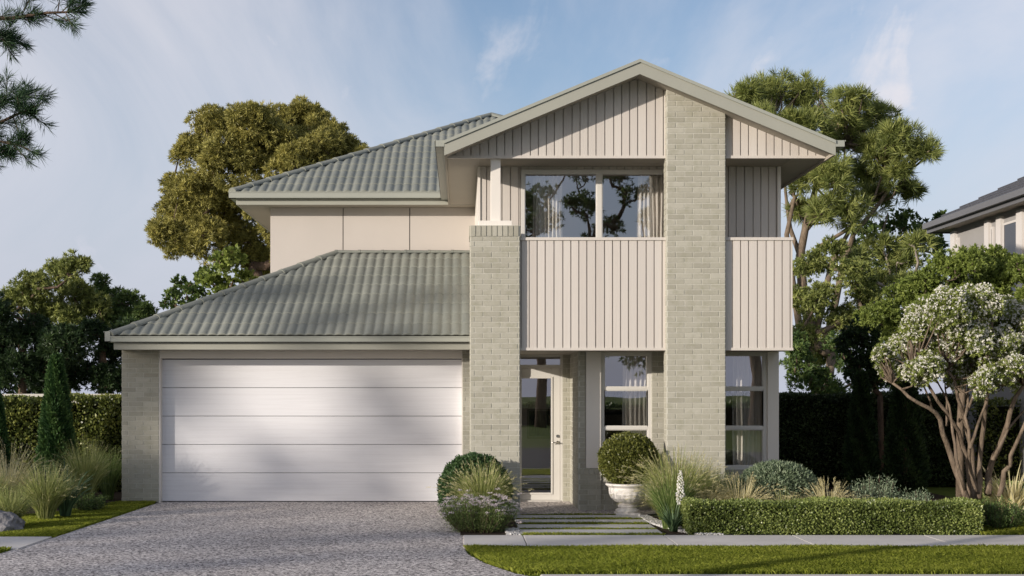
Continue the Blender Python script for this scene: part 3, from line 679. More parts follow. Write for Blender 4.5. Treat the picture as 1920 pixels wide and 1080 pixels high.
for (u0, u1, r0_, r1_) in ((a-.022, a+.006, q0-.022, q1+.022), (b_-.006, b_+.022, q0-.022, q1+.022), (a+.006, b_-.006, q0-.022, q0+.006), (a+.006, b_-.006, q1-.006, q1+.022)):
    mb.box(u0, u1, YD+.008, YD+.0195, r0_, r1_)
mb.build('glazing_bead', M['frame'], do, bevel=.003)
p = MB(); p.add([(a, YD+.045, q0), (b_, YD+.045, q0), (b_, YD+.045, q1), (a, YD+.045, q1)], [(0, 1, 2, 3)]); p.build('pane', M['glass'], do)
mb = MB(); hx, hz = 1.53, .943
mb.tube([(hx, YD+.019, hz), (hx, YD-.005, hz)], .026, 20); mb.tube([(hx, YD-.004, hz), (hx, YD-.045, hz)], .010, 12)
mb.tube([(hx+.008, YD-.045, hz), (hx-.06, YD-.047, hz+.002), (hx-.12, YD-.04, hz-.004)], [.010, .009, .007], 12); mb.build('handle', M['steel'], do, smooth=True)
mb = MB(); mb.tube([(hx, YD+.019, 1.045), (hx, YD-.002, 1.045)], [.026, .024], 24); mb.tube([(hx, YD-.001, 1.045), (hx, YD-.008, 1.045)], .012, 16); mb.build('lock', M['steel'], do, smooth=False)
# ---- rooms behind the glass
def room(x0, x1, y0, y1, z0, z1, name, yl=None):
    mb = MB(); t = .02
    mb.box(x0-t, x0, y0, yl or y1, z0, z1); mb.box(x1, x1+t, y0, y1, z0, z1); mb.box(x0, x1, y1, y1+t, z0, z1); mb.box(x0, x1, y0, y1, z1-t-.01, z1-.01)
    mb.build(name, M['inner'], H); mb = MB(); mb.box(x0, x1, y0, y1, z0-.02, z0); mb.build('room_floor', M['ifloor'], H)
room(.31, 4.48, 18.72, 22.6, 2.98, 5.05, 'room_wall')
room(1.88, 4.48, 18.98, 22.6, .02, 2.40, 'room_wall', 20.4)
mb = MB(); mb.box(.58, .6, 20.42, 22.6, .02, 2.39); mb.box(.6, 1.86, 20.42, 22.6, 2.37, 2.39); mb.build('hall_wall', M['hall'], H)
mb = MB(); mb.box(.6, 1.88, 20.42, 22.6, .0, .02); mb.build('room_floor', M['ifloor'], H)
mb = MB(); mb.box(3.16, 4.48, 18.66, 18.70, 2.98, 5.04); mb.box(.31, .80, 18.66, 18.70, 2.98, 5.04); mb.box(.31, 4.48, 18.66, 18.715, 2.97, 3.28); mb.box(2.84, 3.73, 18.955, 18.975, .02, 2.38); mb.box(-5.1, .6, 20.4, 20.42, 0, 2.4)
mb.build('inner_wall', M['inner'], H)

# curtains: pleated sheets hung inside
def curtain(x0, x1, y, z0, z1, label, group, folds=8, amp=.03, m='curtain', gather=0.):
    nx, nz = folds*10, 14; V = []
    for j in range(nz+1):
        f = j/nz
        for i in range(nx+1):
            u = i/nx; xx = x0+(x1-x0)*u*(1-gather*math.sin(math.pi*min(1, f*1.2))*.5)+.006*math.sin(j*.7+u*9)
            V.append((xx, y+amp*math.sin(u*folds*2*math.pi+.4*math.sin(j*.5))+.012*math.sin(u*31+f*2), z1-(z1-z0)*f))
    Fq = [(j*(nx+1)+i, j*(nx+1)+i+1, (j+1)*(nx+1)+i+1, (j+1)*(nx+1)+i) for j in range(nz) for i in range(nx)]
    me = bpy.data.meshes.new('curtain'); me.from_pydata(V, [], Fq); me.shade_smooth(); o = link('curtain', me, M[m]); 
    tag(o, label, 'curtain', group); return o
CG = 'white curtains hanging inside the windows'
curtain(1.06, 1.50, 18.86, 3.0, 4.98, 'pleated white curtain at the left side of the upstairs window', CG, 7, .035)
curtain(2.62, 3.12, 18.86, 3.0, 4.98, 'pleated white curtain at the right side of the upstairs window', CG, 8, .035)
curtain(2.42, 2.82, 19.05, .05, 2.33, 'white curtain inside the downstairs window behind the potted ball shrub', CG, 5, .035, gather=.25)
curtain(4.08, 4.50, 19.05, .05, 2.33, 'white curtain inside the downstairs window right of the tall brick pillar', CG, 5, .035)
# framed pictures
def picture(x0, x1, z0, z1, y, label, cols):
    t = thing('framed_picture', label, 'picture', ((x0+x1)/2, y, z0), 'pictures on the inside walls')
    mb = MB(); w_ = .035; mb.box(x0, x1, y-.03, y, z0, z0+w_); mb.box(x0, x1, y-.03, y, z1-w_, z1); mb.box(x0, x0+w_, y-.03, y, z0+w_, z1-w_); mb.box(x1-w_, x1, y-.03, y, z0+w_, z1-w_)
    mb.build('frame', cols[0], t)
    mm = mat('picture_print', cols[1], .5); setc(mm, ramp(mm, noise(mm, 9, 6, (3, 1, .5)), [(.35, cols[1]), (.6, cols[2])]))
    mb = MB(); mb.box(x0+w_, x1-w_, y-.012, y, z0+w_, z1-w_); mb.build('print', mm, t); return t
Yp = 21.2
M['goldf'] = painted('picture_frame_olive', (.34, .33, .24), .5)
M['blackf'] = painted('picture_frame_dark', (.05, .05, .05), .5)
mb = MB(); mb.box(.6, 1.80, Yp+.001, Yp+.05, .02, 2.369); mb.build('hall_wall', M['hall'], H)
picture(PX(988, Yp), PX(1033, Yp), PZ(822, Yp), PZ(767, Yp), Yp-.002, 'small olive framed picture seen through the front door glass', (M['goldf'], (.02, .03, .02), (.16, .19, .10)))
picture(PX(1118, 22.58), PX(1173, 22.58), PZ(777, 22.58), PZ(722, 22.58), 22.58, 'wide dark framed picture seen through the downstairs window', (M['blackf'], (.30, .29, .27), (.42, .40, .37)))
# dining chair silhouettes and table inside the bay
def chair(x, y, rz, label):
    t = thing('dining_chair', label, 'chair', (x, y, .02), 'dark dining chairs inside the bay window'); t.rotation_euler.z = rz
    m = M['blackf']
    def prt(name, mb): o = mb.build(name, m, t); o.location = (0, 0, 0); return o
    a = MB(); a.box(-.22, .22, -.22, .22, .43, .47); prt('seat', a)
    for sx_ in (-.2, .2):
        for sy_ in (-.2, .2): b = MB(); b.tube([(sx_, sy_, .43), (sx_*1.15, sy_*1.15, 0)], [.018, .012], 8); prt('leg', b)
    b = MB()
    for k in range(6): b.tube([(-.2+.08*k, .2, .47), (-.22+.088*k, .27, .92)], .008, 6)
    b.tube([(-.24, .27, .92), (0, .30, .94), (.24, .27, .92)], .016, 8); prt('backrest', b)
chair(2.25, 20.1, .5, 'dark spindle back dining chair seen through the left pane of the bay window')
chair(2.75, 20.5, -2.4, 'dark spindle back dining chair at the far side of the table')
t = thing('dining_table', 'dark dining table seen low through the downstairs window', 'table', (2.9, 20.6, .02))
b = MB(); b.box(2.35, 4.0, 20.2, 21.2, .74, .78); b.build('tabletop', M['blackf'], t)
for x in (2.45, 3.9):
    for y in (20.3, 21.1): b = MB(); b.box(x-.03, x+.03, y-.03, y+.03, .02, .74); b.build('leg', M['blackf'], t)

# ================================================================ NEIGHBOUR
NH = thing('neighbour_house', 'grey rendered neighbouring house with dark tiled roof at the right edge', 'house', (12, 23, 0))
NX = 9.93
def ny(px): return NX*F/(px-VX)
mb = MB(); mb.box(NX, 18, 15, 25.6, 0, 5.04); mb.build('wall', M['nwall'], NH)
for a, b_ in ((1787, 1795), (1851, 1859), (1873, 1882), (1911, 1922)):
    y0, y1 = ny(b_), ny(a); mb = MB(); mb.box(NX-.06, NX, y0, y1, 2.6, 4.98); mb.build('pilaster', M['nwhite'], NH)
for a, b_, nm in ((1796, 1800, 1), (1860, 1865, 1), (1884, 1911, 0)):
    y0, y1 = ny(b_), ny(a); z1 = 4.83; z0 = 3.0
    mb = MB(); e = .04; mb.box(NX-.04, NX-.001, y0, y0+e, z0, z1); mb.box(NX-.04, NX-.001, y1-e, y1, z0, z1); mb.box(NX-.04, NX-.001, y0+e, y1-e, z1-e, z1); mb.box(NX-.04, NX-.001, y0+e, y1-e, z0, z0+e)
    fo = mb.build('window', M['nwhite'], NH); mb = MB(); mb.box(NX-.03, NX-.002, y0+e, y1-e, z0+e, z1-e); mm = M.setdefault('nglass', mat('neighbour_glass', (.03, .03, .03), .03, 1)); mb.build('pane', mm, fo)
mb = MB(); mb.box(9.60, 18.5, 14.4, 26.0, 5.04, 5.06); mb.build('soffit', M['nsoffit'], NH)
mb = MB(); mb.box(9.57, 9.60, 14.4, 26.0, 5.01, 5.17); mb.box(9.57, 18.5, 26.0, 26.03, 5.01, 5.17); mb.build('fascia', M['nfascia'], NH)
mb = MB(); mb.box(9.47, 9.569, 14.4, 26.0, 5.09, 5.20); mb.build('gutter', M['nfascia'], NH)
mb = MB(); tn = .52; st_ = 17; R_ = 4.6
for k in range(st_):     # courses of flat tiles, each lapping the next
    a, b_ = k*R_/st_, (k+1)*R_/st_; x0, x1 = 9.50+a, 9.50+b_; z0, z1 = 5.18+a*tn+.03, 5.18+b_*tn
    y0a, y1a, y0b, y1b = 14.3+a, 26.05-a, 14.3+b_, 26.05-b_
    mb.add([(x0, y0a, z0), (x0, y1a, z0), (x1, y1b, z1), (x1, y0b, z1), (x0, y0a, z0-.035), (x0, y1a, z0-.035)], [(0, 3, 2, 1), (0, 1, 5, 4)])
    mb.add([(18.6-a, y0a, z0), (18.6-a, y1a, z0), (18.6-b_, y1b, z1), (18.6-b_, y0b, z1)], [(0, 1, 2, 3)])
    mb.add([(x0, y1a, z0), (18.6-a, y1a, z0), (18.6-b_, y1b, z1), (x1, y1b, z1)], [(0, 3, 2, 1)])
    mb.add([(x0, y0a, z0), (18.6-a, y0a, z0), (18.6-b_, y0b, z1), (x1, y0b, z1)], [(0, 1, 2, 3)])
mb.build('roof', M['ntile'], NH)

# ================================================================ BOUNDARY WALLS AND HEDGES
mb = MB(); mb.box(-20, -5.41, 23.6, 23.75, 0, 1.66); bw = tag(mb.build('boundary_wall', M['fence'], None, bevel=.01), 'pale rendered boundary wall topping out just above the left hedge', 'wall')
mb = MB(); mb.box(-20, -5.41, 23.56, 23.79, 1.66, 1.715); mb.build('coping', M['fence'], bw)
mb = MB(); mb.box(4.72, 16, 24.9, 25.0, 0, 1.66); bw = tag(mb.build('boundary_wall', M['fence'], None, bevel=.01), 'low boundary wall behind the dark hedge on the right', 'wall')
mb = MB(); mb.box(4.72, 16, 24.87, 25.03, 1.66, 1.70); mb.build('coping', M['fence'], bw)
def hedge(name, x0, x1, y0, y1, z1, n_, L, W, m, label, cat='hedge', rough=.05, core='soil', faces=('F', 'T', 'L', 'R')):
    t = thing(name, label, cat, ((x0+x1)/2, (y0+y1)/2, 0))
    mb = MB(); s = rough*1.6; mb.box(x0+s, x1-s, y0+s, y1-s, 0, z1-s); mb.build('inner_twigs', M['twig'], t)
    ar = {'F': (x1-x0)*z1, 'T': (x1-x0)*(y1-y0), 'L': (y1-y0)*z1, 'R': (y1-y0)*z1}; tot = sum(ar[f] for f in faces); C, D, R = [], [], []
    for f in faces:
        k = int(n_*ar[f]/tot); a, b_ = rng.random(k), rng.random(k); dep = rough*rng.random(k)**.7*1.5
        if f == 'F': p = np.stack([x0+(x1-x0)*a, y0+dep, z1*b_], 1); nr = np.array([0, -1, 0.])
        if f == 'T': p = np.stack([x0+(x1-x0)*a, y0+(y1-y0)*b_, z1-dep], 1); nr = np.array([0, 0, 1.])
        if f == 'L': p = np.stack([x0+dep, y0+(y1-y0)*a, z1*b_], 1); nr = np.array([-1., 0, 0])
        if f == 'R': p = np.stack([x1-dep, y0+(y1-y0)*a, z1*b_], 1); nr = np.array([1., 0, 0])
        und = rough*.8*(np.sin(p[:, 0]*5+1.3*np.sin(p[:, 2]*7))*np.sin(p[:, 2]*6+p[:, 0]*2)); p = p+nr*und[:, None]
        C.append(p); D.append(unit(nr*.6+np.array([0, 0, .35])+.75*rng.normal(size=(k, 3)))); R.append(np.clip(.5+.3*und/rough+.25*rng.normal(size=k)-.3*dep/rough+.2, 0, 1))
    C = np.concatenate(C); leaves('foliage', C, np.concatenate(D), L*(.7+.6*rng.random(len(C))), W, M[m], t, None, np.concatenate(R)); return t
M['twig'] = mat('inner_twigs', (.012, .013, .007), .95, .05)
hedge('hedge', -12, -5.45, 22.2, 23.1, 1.66, 42000, .062, .040, 'l_hedge', 'clipped hedge before the pale wall left of the garage', rough=.07, faces=('F', 'T'))
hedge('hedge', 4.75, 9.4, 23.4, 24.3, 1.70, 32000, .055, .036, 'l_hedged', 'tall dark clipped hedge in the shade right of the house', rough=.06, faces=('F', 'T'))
hedge('hedge', 9.45, 14, 22.4, 23.6, 1.6, 9000, .06, .040, 'l_hedge', 'sunlit hedge beyond the trunks at the right edge', rough=.07, faces=('F', 'T', 'L'))
hedge('box_hedge', 2.77, 6.36, 15.48, 16.05, .39, 60000, .030, .019, 'l_box', 'low clipped box hedge along the footpath', rough=.040)

# ================================================================ TREES
def tree(name, label, cat, trunk, r0, lobes, k, frac, dens, nn, nl, nw, lm, bm, group=None, spread=.75, flat=.8, up=.25, tsub=1., Y=None, wig=.12, hang=1):
    t = thing(name, label, cat, trunk[0], group)
    L = [(*P(px, py, y_), rr*y_/F) if len_ else None for (px, py, y_, rr) in lobes for len_ in (1,)]
    B = sub_blobs(L, k, frac)
    mb = MB(); tg = [(b[0], b[1], b[2]) for b in B if random.random() < tsub]
    skeleton(mb, trunk, r0, tg, wig=wig); mb.build('trunk', M[bm], t, smooth=True)
    crown('crown', B, dens, nn, nl, nw, M[lm], t, spread, flat, up); return t
BG = 'trees standing behind the houses'
def lob(lst, Y, dep=1.0): return [(a, b_, Y+random.uniform(-dep, dep), r_) for a, b_, r_ in lst]
# big olive tree behind the garage
LO = lob([(505,262,48),(558,290,55),(605,275,42),(300,430,26),(680,290,18),(400,400,60),(410,250,62),(470,235,55),(540,240,50),(575,225,45),(620,270,50),(655,285,30),(500,300,70),(430,320,75),(560,320,65),(360,290,42),(370,370,60),(450,400,70),(330,410,48),(310,440,36),(520,390,60),(340,470,35),(390,450,55),(460,460,48),(600,240,35),(640,330,50),(580,380,55),(540,450,50),(500,500,45),(430,490,30),(330,350,30)], 33, 1.2)
tree('olive_tree', 'large round olive green tree rising behind the garage', 'tree', [P(500, 735+125, 33), P(498, 640, 33), P(486, 560, 33), P(478, 500, 33)], .17, LO, 34, .27, 60, 11, .12, .024, 'l_olive', 'bark', BG, tsub=.35, up=.1)
# umbrella pine right of the gable
LP = lob([(1400,190,40),(1455,185,52),(1520,190,50),(1590,205,48),(1640,230,46),(1690,265,42),(1720,290,36),(1650,290,46),(1580,270,55),(1500,250,55),(1430,240,45),(1620,340,45),(1690,335,36),(1560,340,50),(1600,400,38),(1545,400,34),(1510,320,50),(1640,380,32),(1500,400,26),(1460,300,50),(1700,365,26)], 47, 2.0)
PT = thing('pine_tree', 'tall umbrella pine with bare leaning limbs right of the gable', 'tree', P(1540, 823, 47), BG)
B = sub_blobs([(*P(a, b_, y_), r_*y_/F) for a, b_, y_, r_ in LP], 20, .30)
mb = MB(); pass
lim = [[(1545,823),(1535,760),(1525,640),(1505,540),(1500,480),(1512,420),(1530,350),(1520,280)], [(1530,690),(1560,600),(1580,500),(1600,440),(1650,380),(1690,320)], [(1525,640),(1545,560),(1560,490),(1600,420),(1600,350)],
       [(1535,740),(1500,620),(1485,520),(1475,440),(1490,370),(1460,290)], [(1502,520),(1540,460),(1590,430),(1640,370),(1660,310)], [(1500,480),(1482,430),(1476,390),(1470,330),(1440,250)], [(1560,490),(1600,470),(1650,450),(1665,400)], [(1512,430),(1545,390),(1580,330),(1585,270)]]
for i, l_ in enumerate(lim):
    y_ = [47, 46.4, 47.6, 46.7, 46.1, 47.8, 46.7, 47][i]; n_ = len(l_); pts = [P(a, b_, 47+(y_-47)*min(1, q/2)) for q, (a, b_) in enumerate(l_)]
    r_ = .27 if i == 0 else (.16 if i < 4 else .10); mb.tube(pts, [r_*(1-.72*q/(n_-1)) for q in range(n_)], 9)
ends = [P(a, b_, 47) for l_ in lim for a, b_ in l_[3:]]
for b_ in B:
    if random.random() < .7:
        q = Vector(b_[:3]); e = min(ends, key=lambda v: (v-q).length); md = e.lerp(q, .5)+Vector((random.gauss(0, .12), random.gauss(0, .12), -.08)); mb.tube([e, md, q], [.055, .038, .016], 5)
mb.build('trunk', M['bark2'], PT, smooth=True)
crown('crown', B, 11, 20, .36, .027, M['l_pine'], PT, .62, .8, .35)
# lower trees right
LQ = lob([(1520,500,42),(1560,470,32),(1600,520,48),(1530,570,48),(1580,610,50),(1510,640,40),(1560,680,42),(1620,570,40),(1640,620,42),(1500,560,25)], 43, 1.2)
tree('leafy_tree', 'bushy mid green tree right of the balcony box', 'tree', [P(1545, 831, 43), P(1545, 780, 43), P(1552, 730, 43), P(1560, 660, 43)], .15, LQ, 22, .30, 26, 10, .15, .040, 'l_pine', 'bark2', BG, tsub=.5)
LQ = lob([(1500,690,36),(1540,715,34),(1600,700,38),(1640,720,34),(1485,640,28),(1570,650,30),(1690,715,36),(1500,715,32),(1520,730,30),(1495,660,26),(1560,735,26)], 41, .8)
tree('leafy_tree', 'dark low tree filling the gap above the shaded hedge', 'tree', [P(1560, VY+CZ*F/41, 41), P(1560, 790, 41), P(1565, 740, 41)], .09, LQ, 18, .33, 16, 9, .15, .05, 'l_mid', 'bark', BG, tsub=.5)
LQ = lob([(1640,440,36),(1690,420,38),(1740,430,34),(1600,470,30),(1700,470,45),(1760,470,35),(1650,500,40),(1765,415,22)], 50, 1.5)
tree('leafy_tree', 'sparse small leaved tree showing sky, left of the neighbour roof', 'tree', [P(1700, 818, 50), P(1702, 700, 50), P(1700, 560, 50)], .13, LQ, 14, .35, 6, 9, .20, .10, 'l_mid', 'bark2', BG, tsub=.8)
LQ = lob([(1650,470,38),(1610,500,34),(1690,500,36),(1720,460,30),(1640,540,40),(1700,540,35)], 45, 1.2)
tree('pine_tree', 'short yellow green pine with pale branches behind the rounded shrubs', 'tree', [P(1640, 827, 45), P(1640, 700, 45), P(1650, 590, 45)], .12, LQ, 14, .34, 9, 16, .32, .032, 'l_pine', 'bark3', BG, tsub=.9, spread=.6)
# rounded green shrubs towards the neighbour
LQ = lob([(1820,495,42),(1880,508,42),(1770,515,46),(1730,540,40),(1850,550,60),(1920,525,50),(1700,560,45),(1790,580,60),(1740,600,55),(1650,600,45),(1690,620,45),(1900,610,60),(1960,560,60),(1690,660,45),(1840,620,60),(1780,650,55),(1870,500,40)], 18.6, .35)
tree('round_tree', 'dense rounded green tree below the neighbour windows', 'tree', [P(1800, 958, 18.6), P(1800, 800, 18.6), P(1805, 720, 18.6), P(1810, 650, 18.6)], .05, LQ, 30, .30, 150, 9, .055, .022, 'l_bright', 'bark2', BG, tsub=.3, up=.5)
LQ = lob([(1640,610,45),(1600,650,42),(1650,680,50),(1700,700,50),(1620,700,45)], 22.6, .5)
tree('flowering_shrub', 'dark shrub with scattered white flowers in the house shade', 'shrub', [P(1650, 910, 22.6), P(1652, 820, 22.6), P(1650, 740, 22.6)], .05, LQ, 20, .30, 90, 9, .07, .03, 'l_dark', 'bark', BG, tsub=.4)
# flowering tree in front on the right
def flowering(label, stems, lobes, base, seed):
    t = thing('flowering_tree', label, 'tree', base, 'white flowering trees at the right edge'); mb = MB()
    nd = []
    for pts, r_ in stems:
        y0 = 16.9+random.uniform(-.1, .1); q = [P(1520+a*.426, 620+b_*.426, y0+.18*math.sin(i+len(nd))) for i, (a, b_) in enumerate(pts)]
        # subdivide with a little wander
        qq = []
        for i in range(len(q)-1):
            qq.append(q[i]); qq.append(q[i].lerp(q[i+1], .5)+Vector([random.gauss(0, .016) for _ in range(3)]))
        qq.append(q[-1]); n_ = len(qq); mb.tube(qq, [r_*.84*(1-.60*i/(n_-1)) for i in range(n_)], 10); nd += qq[n_//2:]
    L = [(*P(a, b_, 16.9+random.uniform(-.5, .5)), rr*16.9/F) for a, b_, rr in lobes]
    B = sub_blobs(L, 34, .26)
    for b in B:
        if random.random() < .42:
            q = Vector(b[:3]); e = min(nd, key=lambda v: (v-q).length+.5*max(0, v.z-q.z)); md = e.lerp(q, .5)+Vector([random.gauss(0, .04) for _ in range(3)]); mb.tube([e, md, q], [.016, .010, .004], 5)
    mb.build('trunk', M['bark3' if seed == 9 else 'bark2'], t, smooth=True)
    crown('crown', B, 330, 7, .045, .018, M['l_flowertree'], t, .9, .85, .3)
    C, D, R = [], [], []
    for (x, y, z, r) in B:      # heads of small petals on the sunny outside
        k = int(680*4*math.pi*r*r*(.35+1.3*rng.random())); dd = rdir(k); dd = dd[(dd[:, 2] > -.55)]; k = len(dd)
        p = np.array([x, y, z])+dd*r*(.98+.14*rng.random((k, 1))); keep = rng.random(k) < .72; p = p[keep]; dd = dd[keep]; k = len(p)
        C.append(np.repeat(p, 5, 0)); D.append(unit(np.repeat(dd, 5, 0)*.5+rng.normal(size=(k*5, 3)))); R.append(rng.random(k*5))
    C = np.concatenate(C); leaves('blossom', C, np.concatenate(D), .024, .020, M['petal'], t, None, np.concatenate(R))
S1 = [([(690,745),(640,620),(600,500),(570,390),(520,340),(430,290),(360,230)], .052), ([(700,745),(690,560),(650,440),(590,350),(530,260),(480,190)], .045), ([(715,745),(712,600),(690,450),(660,330),(640,250),(600,170)], .045),
      ([(738,740),(740,600),(760,430),(775,300),(770,200)], .050), ([(700,520),(740,400),(780,290),(800,240)], .026), ([(650,400),(700,330),(750,240),(790,190)], .026), ([(600,420),(600,300),(590,200)], .020), ([(680,700),(640,560),(625,450),(610,330),(560,230)], .030),
      ([(725,745),(705,620),(700,500),(680,380),(690,270),(700,180)], .034), ([(540,360),(500,250),(450,180)], .018)]
LF = [(1700,655,44),(1668,690,30),(1735,610,50),(1780,590,50),(1830,585,50),(1880,600,50),(1760,655,50),(1815,645,50),(1870,655,50),(1740,690,34),(1800,690,34),(1850,705,36),(1655,665,22),(1720,625,40),(1690,700,26),(1722,700,30),(1790,708,30),(1845,716,32),(1895,716,30)]
flowering('multi stemmed tree covered in white blossom with all its trunks in view', S1, LF, P(1822, 936, 16.9), 1)
S2 = [([(780,720),(780,650),(800,570),(850,460),(880,350),(939,240),(990,120)], .060), ([(830,730),(850,620),(880,550),(939,420),(990,330)], .045), ([(800,570),(870,430),(960,330)], .03)]
LF2 = [(1925,600,44),(1930,650,44),(1900,690,32),(1960,620,50),(1970,680,40),(1930,715,24)]
flowering('white flowering tree cut by the right edge with two leaning trunks', S2, LF2, P(1855, 936, 16.9), 2)
# trees beyond the left wall
for (lst, Y_, lm, lab, tx) in (
    ([(60,540,40),(30,570,38),(110,520,40),(140,505,34),(150,560,45),(90,590,50),(125,600,40),(180,590,40)], 30, 'l_pine', 'yellow green tree beyond the left wall, tallest of its row', 125),
    ([(205,560,28),(240,570,34),(265,590,30),(215,610,40),(190,530,20),(250,620,35)], 31, 'l_mid', 'smaller green tree beyond the wall nearest the garage', 235),
    ([(-20,590,50),(10,640,50),(60,640,55),(120,650,55),(-30,660,60),(80,690,50),(30,700,50)], 27, 'l_dark', 'dark broad tree beyond the left wall at the picture edge', 40),
    ([(180,640,50),(215,670,45),(150,700,45),(200,715,45),(240,630,35),(100,720,40),(235,720,35),(50,725,40),(-10,725,40)], 28, 'l_dark', 'dark tree beyond the wall behind the conifer', 190)):
    tree('leafy_tree', lab, 'tree', [P(tx, VY+CZ*F/Y_, Y_), P(tx, 760, Y_), P(tx+4, 690, Y_), P(tx, 620, Y_)], .09, lob(lst, Y_, .8), 24, .30, 55, 11, .11, .026, lm, 'bark', BG, tsub=.45)
LQ = lob([(430,490,36),(400,530,36),(455,530,30),(420,560,30)], 27, .4)
tree('leafy_tree', 'bright green small tree before the olive tree trunk', 'tree', [P(425, 888, 27), P(425, 640, 27), P(430, 580, 27)], .045, LQ, 16, .36, 26, 8, .10, .07, 'l_bright', 'bark', BG, tsub=.7)
LQ = lob([(340,540,26),(320,560,24),(365,555,28),(380,520,20),(350,580,26)], 28, .4)
tree('leafy_tree', 'thin dark leaved small tree above the garage roof hip', 'tree', [P(350, 890, 28), P(350, 700, 28), P(350, 610, 28)], .04, LQ, 14, .36, 24, 8, .09, .055, 'l_mid', 'bark', BG, tsub=.7)
# columnar conifers
def conifer(px0, px1, ptop, Y_, label, m='thuja', n_=13000):
    x = PX((px0+px1)/2, Y_); R_ = (px1-px0)/2*Y_/F; h = PZ(ptop, Y_); t = thing('conifer', label, 'conifer', (x, Y_, 0), 'clipped cone shaped conifers')
    mb = MB(); mb.tube([(x, Y_, 0), (x, Y_, h*.92)], [.04, .01], 8); mb.build('trunk', M['bark'], t)
    f = rng.random(n_)**1.25; a = rng.random(n_)*6.283; rr = R_*(np.clip(1.04-f, 0, 1)**.62)*(.55+.45*rng.random(n_)**.4)*(1+.05*np.sin(a*5+f*17)+.04*np.sin(f*60+a*2)); rr = np.minimum(rr, R_*1.08)*np.where(f < .12, .7+f*2.5, 1)
    p = np.stack([x+rr*np.cos(a), Y_+rr*np.sin(a), .03+f*h], 1); dd = unit(np.stack([np.cos(a)*.7, np.sin(a)*.7, np.full(n_, .9)], 1)+.35*rng.normal(size=(n_, 3)))
    leaves('foliage', p, dd, .070*(.6+.7*rng.random(n_)), .030, M[m], t, None, np.clip(.5+.35*np.sin(a*5+f*17)+.25*rng.normal(size=n_), 0, 1))
conifer(66, 146, 672, 20.9, 'pointed green conifer before the left hedge, fully in view', n_=18000)
conifer(-52, 22, 715, 20.9, 'green conifer cut by the left edge of the picture')
conifer(1580, 1650, 705, 21.5, 'dark conifer before the shaded hedge, shorter of two', 'l_dark')
conifer(1655, 1740, 668, 21.2, 'dark conifer before the shaded hedge, taller of two', 'l_dark')

# overhanging pine, trunk standing just left of the frame
FP = thing('pine_tree', 'shade darkened long needled pine reaching two branches in at the top left', 'tree', (-5.6, 6.4, 0), None)
mb = MB(); mb.tube([(-5.6, 6.4, 0), (-5.55, 6.4, 2), (-5.7, 6.5, 4.2), (-5.6, 6.4, 6.5), (-5.7, 6.3, 9)], [.13, .11, .10, .07, .03], 12)
C, D = [], []
def fbranch(pts, r_, depth=0):
    pts = [Vector(p) for p in pts]; n_ = len(pts); mb.tube(pts, [max(.003, r_*(1-.8*i/(n_-1))) for i in range(n_)], 6)
    return pts
def needles(a, b_, k):
    a, b_ = Vector(a), Vector(b_); ax = (b_-a).normalized()
    f = rng.random(k)**.7; p = np.array(a)+np.outer(f, np.array(b_-a)); dd = unit(np.array(ax)*.9+.62*rng.normal(size=(k, 3))+np.array([0, 0, .1])); C.append(p); D.append(dd)
Yf = 7.0
main = [[(-400,50),(-200,30),(-60,35),(20,34),(90,24),(150,22)], [(-200,30),(-60,0),(30,-25),(120,-30)], [(-120,50),(-40,60),(5,66),(20,72)], [(-420,260),(-200,250),(-80,245),(-20,240),(30,215),(55,205)], [(-60,245),(0,265),(45,275)], [(-60,240),(-20,200),(20,185),(48,180)], [(-200,250),(-100,280),(-40,290),(20,290)]]
for i, l_ in enumerate(main):
    pts = [P(a, b_, Yf+.15*math.sin(i*2+q)) for q, (a, b_) in enumerate(l_)]
    if l_[0][0] < -350: pts = [Vector((-5.6, 6.4, pts[0].z-.25))]+pts
    fbranch(pts, .022 if l_[0][0] < -350 else .012)
    for j in range(1, len(pts)):
        for k in range(7):
            f = random.random(); s = pts[j-1].lerp(pts[j], f); ax = (pts[j]-pts[j-1]).normalized()
            dd = (ax+.55*Vector([random.gauss(0, 1) for _ in range(3)])+Vector((0, 0, .0))).normalized()*random.uniform(.07, .14); e = s+dd
            if e.x > PX(176, Yf): continue
            mb.tube([s, e], [.004, .002], 4, cap=False); needles(s+dd*.35, e, 75)
    needles(pts[-1]-(pts[-1]-pts[-2])*.5, pts[-1], 130)
for k in range(30):   # the high crown, out of the frame
    a = random.random()*6.283; z = random.uniform(6.6, 9.6); r_ = random.uniform(.5, 2.0)*(1.1-(z-6.5)/5); s = Vector((-5.65, 6.4, z-.3)); e = Vector((-5.65+r_*math.cos(a), 6.4+r_*math.sin(a), z+.2)); mb.tube([s, e], [.03, .006], 5)
    for q in range(5): f = .45+.12*q; p = s.lerp(e, f); needles(p, p+Vector([random.gauss(0, .2) for _ in range(3)]), 60)
mb.build('trunk', M['bark'], FP, smooth=True)
C = np.concatenate(C); leaves('crown', C, np.concatenate(D), .078*(.7+.5*rng.random(len(C))), .0034, M['l_fgpine'], FP)

